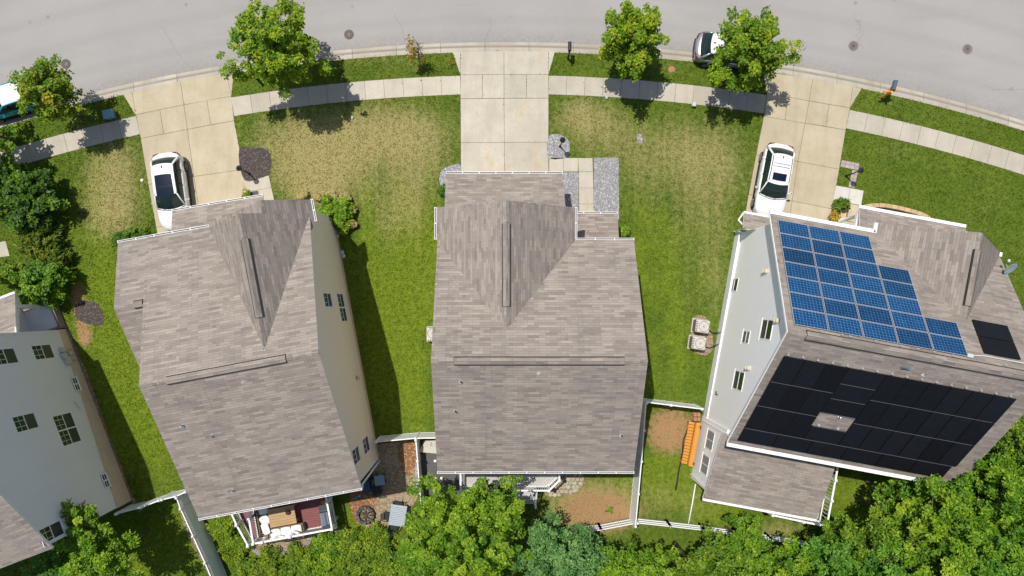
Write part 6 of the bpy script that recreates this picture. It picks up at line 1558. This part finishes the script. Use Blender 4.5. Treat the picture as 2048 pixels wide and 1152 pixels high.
# rear trees
G3='broadleaf trees behind the houses'
rear=[(928,1078,5.6,138,2.8,'forest2',71,'biggest backyard tree, bright green crown over the grey deck',240,110,.15),
(150,1052,5.2,60,1.7,'forest2',72,'open crowned tree in front of the far left house wall',60,75,.15),(212,1112,4.0,62,1.8,'forest',73,'leafy tree right of the open crowned tree',80,90,.14),(120,1150,3.5,70,1.8,'forest',74,'leafy tree in the lower left corner of the frame',80,90,.14),
(1290,1168,5.0,86,2.3,'forest2',75,'lime green tree behind the three rail fence',120,100,.14),(1398,1164,5.2,84,2.3,'forest',76,'woodland tree right of the lime green tree behind the rail fence',115,100,.14),(1486,1092,4.0,60,1.8,'forest2',77,'tree standing just below the sunroom roof',95,100,.14),
(1562,1172,5.4,78,2.3,'forest',78,'woodland tree at the bottom edge below the sunroom',110,100,.14),(1660,1152,5.6,78,2.4,'forest',79,'woodland tree at the bottom edge right of the raised deck',125,100,.14),(1680,1066,3.2,34,1.2,'forest2',80,'small tree at the lower corner of the raised deck',50,85,.13),
(1755,1092,6.2,86,2.5,'forest2',81,'woodland tree beyond the small green lawn of the right house',115,100,.14),(1820,1012,5.0,70,2.0,'forest',82,'tree just below the right house rear gutter',90,95,.14),(1865,1070,7.0,95,2.9,'forest',83,'tall woodland tree in the lower right',130,105,.145),
(1902,985,6.0,72,2.3,'forest2',84,'tree at the rear right corner of the solar roof',95,100,.14),(1978,957,6.5,78,2.5,'forest',85,'tree along the right edge beside the solar roof rake',105,100,.14),(2030,885,6.0,72,2.4,'forest2',86,'uppermost tree at the right frame edge',90,100,.14),(1985,1045,7.4,88,2.8,'forest2',87,'lime woodland tree in the lower right near the frame edge',120,105,.145),(2045,1000,7.0,74,2.6,'forest',88,'dark woodland tree on the right frame edge',95,100,.14),
(1950,1140,7.0,92,2.7,'forest',89,'woodland tree at the bottom edge near the right corner',120,105,.145),(2050,1130,6.5,86,2.6,'forest',90,'woodland tree in the lower right corner',105,100,.145),(1835,1158,6.6,84,2.5,'forest2',91,'lime woodland tree on the bottom edge in the right half',105,100,.14),(1470,1182,5.0,74,2.3,'forest',92,'woodland tree on the bottom edge below the rail fence',100,95,.14),(1225,1175,4.6,70,2.2,'forest',93,'woodland tree on the bottom edge right of the blue green trees',95,95,.14),
(1745,1160,6.4,80,2.4,'forest',94,'woodland tree on the bottom edge below the small green lawn',100,100,.14)]
for (px,py,z,r,vh,mt,sd,lab,nc,nl,lf) in rear: make_tree('broadleaf_tree',lab,px,py,z+((sd*37)%7-3)*.22,r,vh,M[mt if sd in (71,72,75) else ('forest','forest2','forest3','forest4','forest')[(sd*7)%5]],sd,nC=int(nc*1.35),nl=int(nl*.95),leaf=lf*.8,group=G3,rough=.34,crad=.37 if r>60 else .31,tonew=.26,open_=.28 if sd==72 else .04)
G5='blue green trees at the bottom centre'
for (px,py,z,r,vh,sd,lab) in ((1100,1080,4.0,48,1.9,101,'blue green tree at the end of the rail fence'),(1152,1118,4.5,58,2.1,102,'blue green tree right of the biggest backyard tree bottom'),(1085,1142,4.0,58,2.0,103,'blue green tree on the bottom edge below the biggest tree'),(1168,1092,3.0,26,1.5,104,'small blue green treetop beside the rail fence')): make_tree('locust_tree',lab,px,py,z,r,vh,M['bluegreen'],sd,nC=95,nl=95,leaf=.10,group=G5,crad=.34,rough=.28)
# low undergrowth behind the left and centre houses
G6='low bushes behind the left house'
low=[(545,1132,34,'yellow green bush below the paver border'),(600,1128,36,'yellow green bush right of the first below the border'),(655,1100,34,'yellow green bush under the deck corner'),(700,1090,34,'yellow green bush below the fire pit'),(752,1085,34,'yellow green bush below the patio'),(640,1140,36,'bush on the bottom edge below the paver border'),(700,1138,36,'bush on the bottom edge below the fire pit'),(765,1132,38,'bush on the bottom edge below the patio'),(820,1120,36,'bush left under the biggest backyard tree'),(500,1148,30,'bush on the bottom edge by the long white fence'),(840,1160,40,'bush on the bottom edge under the biggest tree'),(590,1165,36,'bush cut by the bottom edge below the deck'),(445,1055,22,'small bush in the shade left of the deck railing'),(470,1100,24,'small bush in shade between fence and deck')]
for i,(px,py,r,lab) in enumerate(low): shrub('bush',lab,px,py,r,1.0 if i<12 else .6,'lowgreen' if i%3!=2 else 'forest2',120+i,G6,nC=60,nl=62,leaf=.10,crad=.28,rough=.3,tbias=.52)
for i,(px,py,r,z,lab) in enumerate(((408,1150,52,3.0,'leafy tree whose crown covers the bottom of the long white fence'),)): pass
mb=MB(); a,b=P(752,1117,.3),P(783,1108,.3); mb.beam(a,b,.35,.5); tag(mb.build('landscape_timber',M['greycap'],base=True),'pale grey slab half buried in the yellow green bushes','slab')
# ---------------------------------------------------------------- grass blades on the lawns
def tufts():
    rng=np.random.default_rng(77); n=270000
    X=rng.uniform(-33,33,n); Y=rng.uniform(-19.5,17.8,n)
    jx,jy=rng.normal(0,.035,n),rng.normal(0,.035,n); r=np.hypot(X+jx-AC[0],Y+jy-AC[1]); ok=(r<RB)
    for pl in NOGRASS:
        pl=np.array([p[:2] for p in pl]); bb=(X>pl[:,0].min())&(X<pl[:,0].max())&(Y>pl[:,1].min())&(Y<pl[:,1].max())&ok
        if bb.any():
            ii=np.where(bb)[0]; ok[ii[np_in(pl.tolist(),X[ii]+jx[ii],Y[ii]+jy[ii])]]=False
    X,Y=X[ok],Y[ok]; n=len(X)
    la=lawn_attr(X,Y)
    keep=rng.random(n)>la[:,2]*.75; X,Y,la=X[keep],Y[keep],la[keep]; n=len(X)
    h=rng.uniform(.02,.05,n); C=np.stack([X,Y,h*.5],1)
    leaf_mesh('grass',C,rng.normal(size=(n,3))*np.array([.62,.62,.3])+np.array([0,0,1.0]),rng.uniform(.04,.085,n),rng.normal(.5,.22,n),M['tuft'],None,elong=1.7,lawn=la,rng=rng)['kind']='stuff'
tufts()
# ================================================================== LIGHT AND CAMERA
w=bpy.data.worlds.new('World'); scene.world=w; w.use_nodes=True
nt=w.node_tree; nt.nodes.clear()
sky=nt.nodes.new('ShaderNodeTexSky'); sky.sky_type='NISHITA'; sky.sun_disc=False; sky.sun_elevation=R(68.8); sky.sun_rotation=R(-42); sky.air_density=1.0; sky.dust_density=1.2; sky.altitude=60
bg=nt.nodes.new('ShaderNodeBackground'); bg.inputs[1].default_value=.088
wo_=nt.nodes.new('ShaderNodeOutputWorld'); nt.links.new(sky.outputs[0],bg.inputs[0]); nt.links.new(bg.outputs[0],wo_.inputs[0])
sl=bpy.data.lights.new('sun','SUN'); sl.energy=4.1; sl.angle=R(.53); sl.color=(1.0,.95,.865)
so=bpy.data.objects.new('sun',sl); COL.objects.link(so)
so.rotation_euler=Vector((-.26,.287,1.0)).to_track_quat('Z','Y').to_euler(); so.location=(-20,20,60)
cam=bpy.data.cameras.new('camera'); cam.sensor_width=36; cam.lens=36*F/2048; cam.shift_x=(1024-NX)/2048; cam.shift_y=(NY-576)/2048; cam.clip_end=2000
co=bpy.data.objects.new('camera',cam); COL.objects.link(co); co.location=(0,0,CAMH); scene.camera=co
vs=scene.view_settings; vs.view_transform='Standard'; vs.look='None'; vs.exposure=.15; vs.gamma=1.0; vs.use_curve_mapping=False
scene.cycles.max_bounces=6; scene.cycles.transparent_max_bounces=4
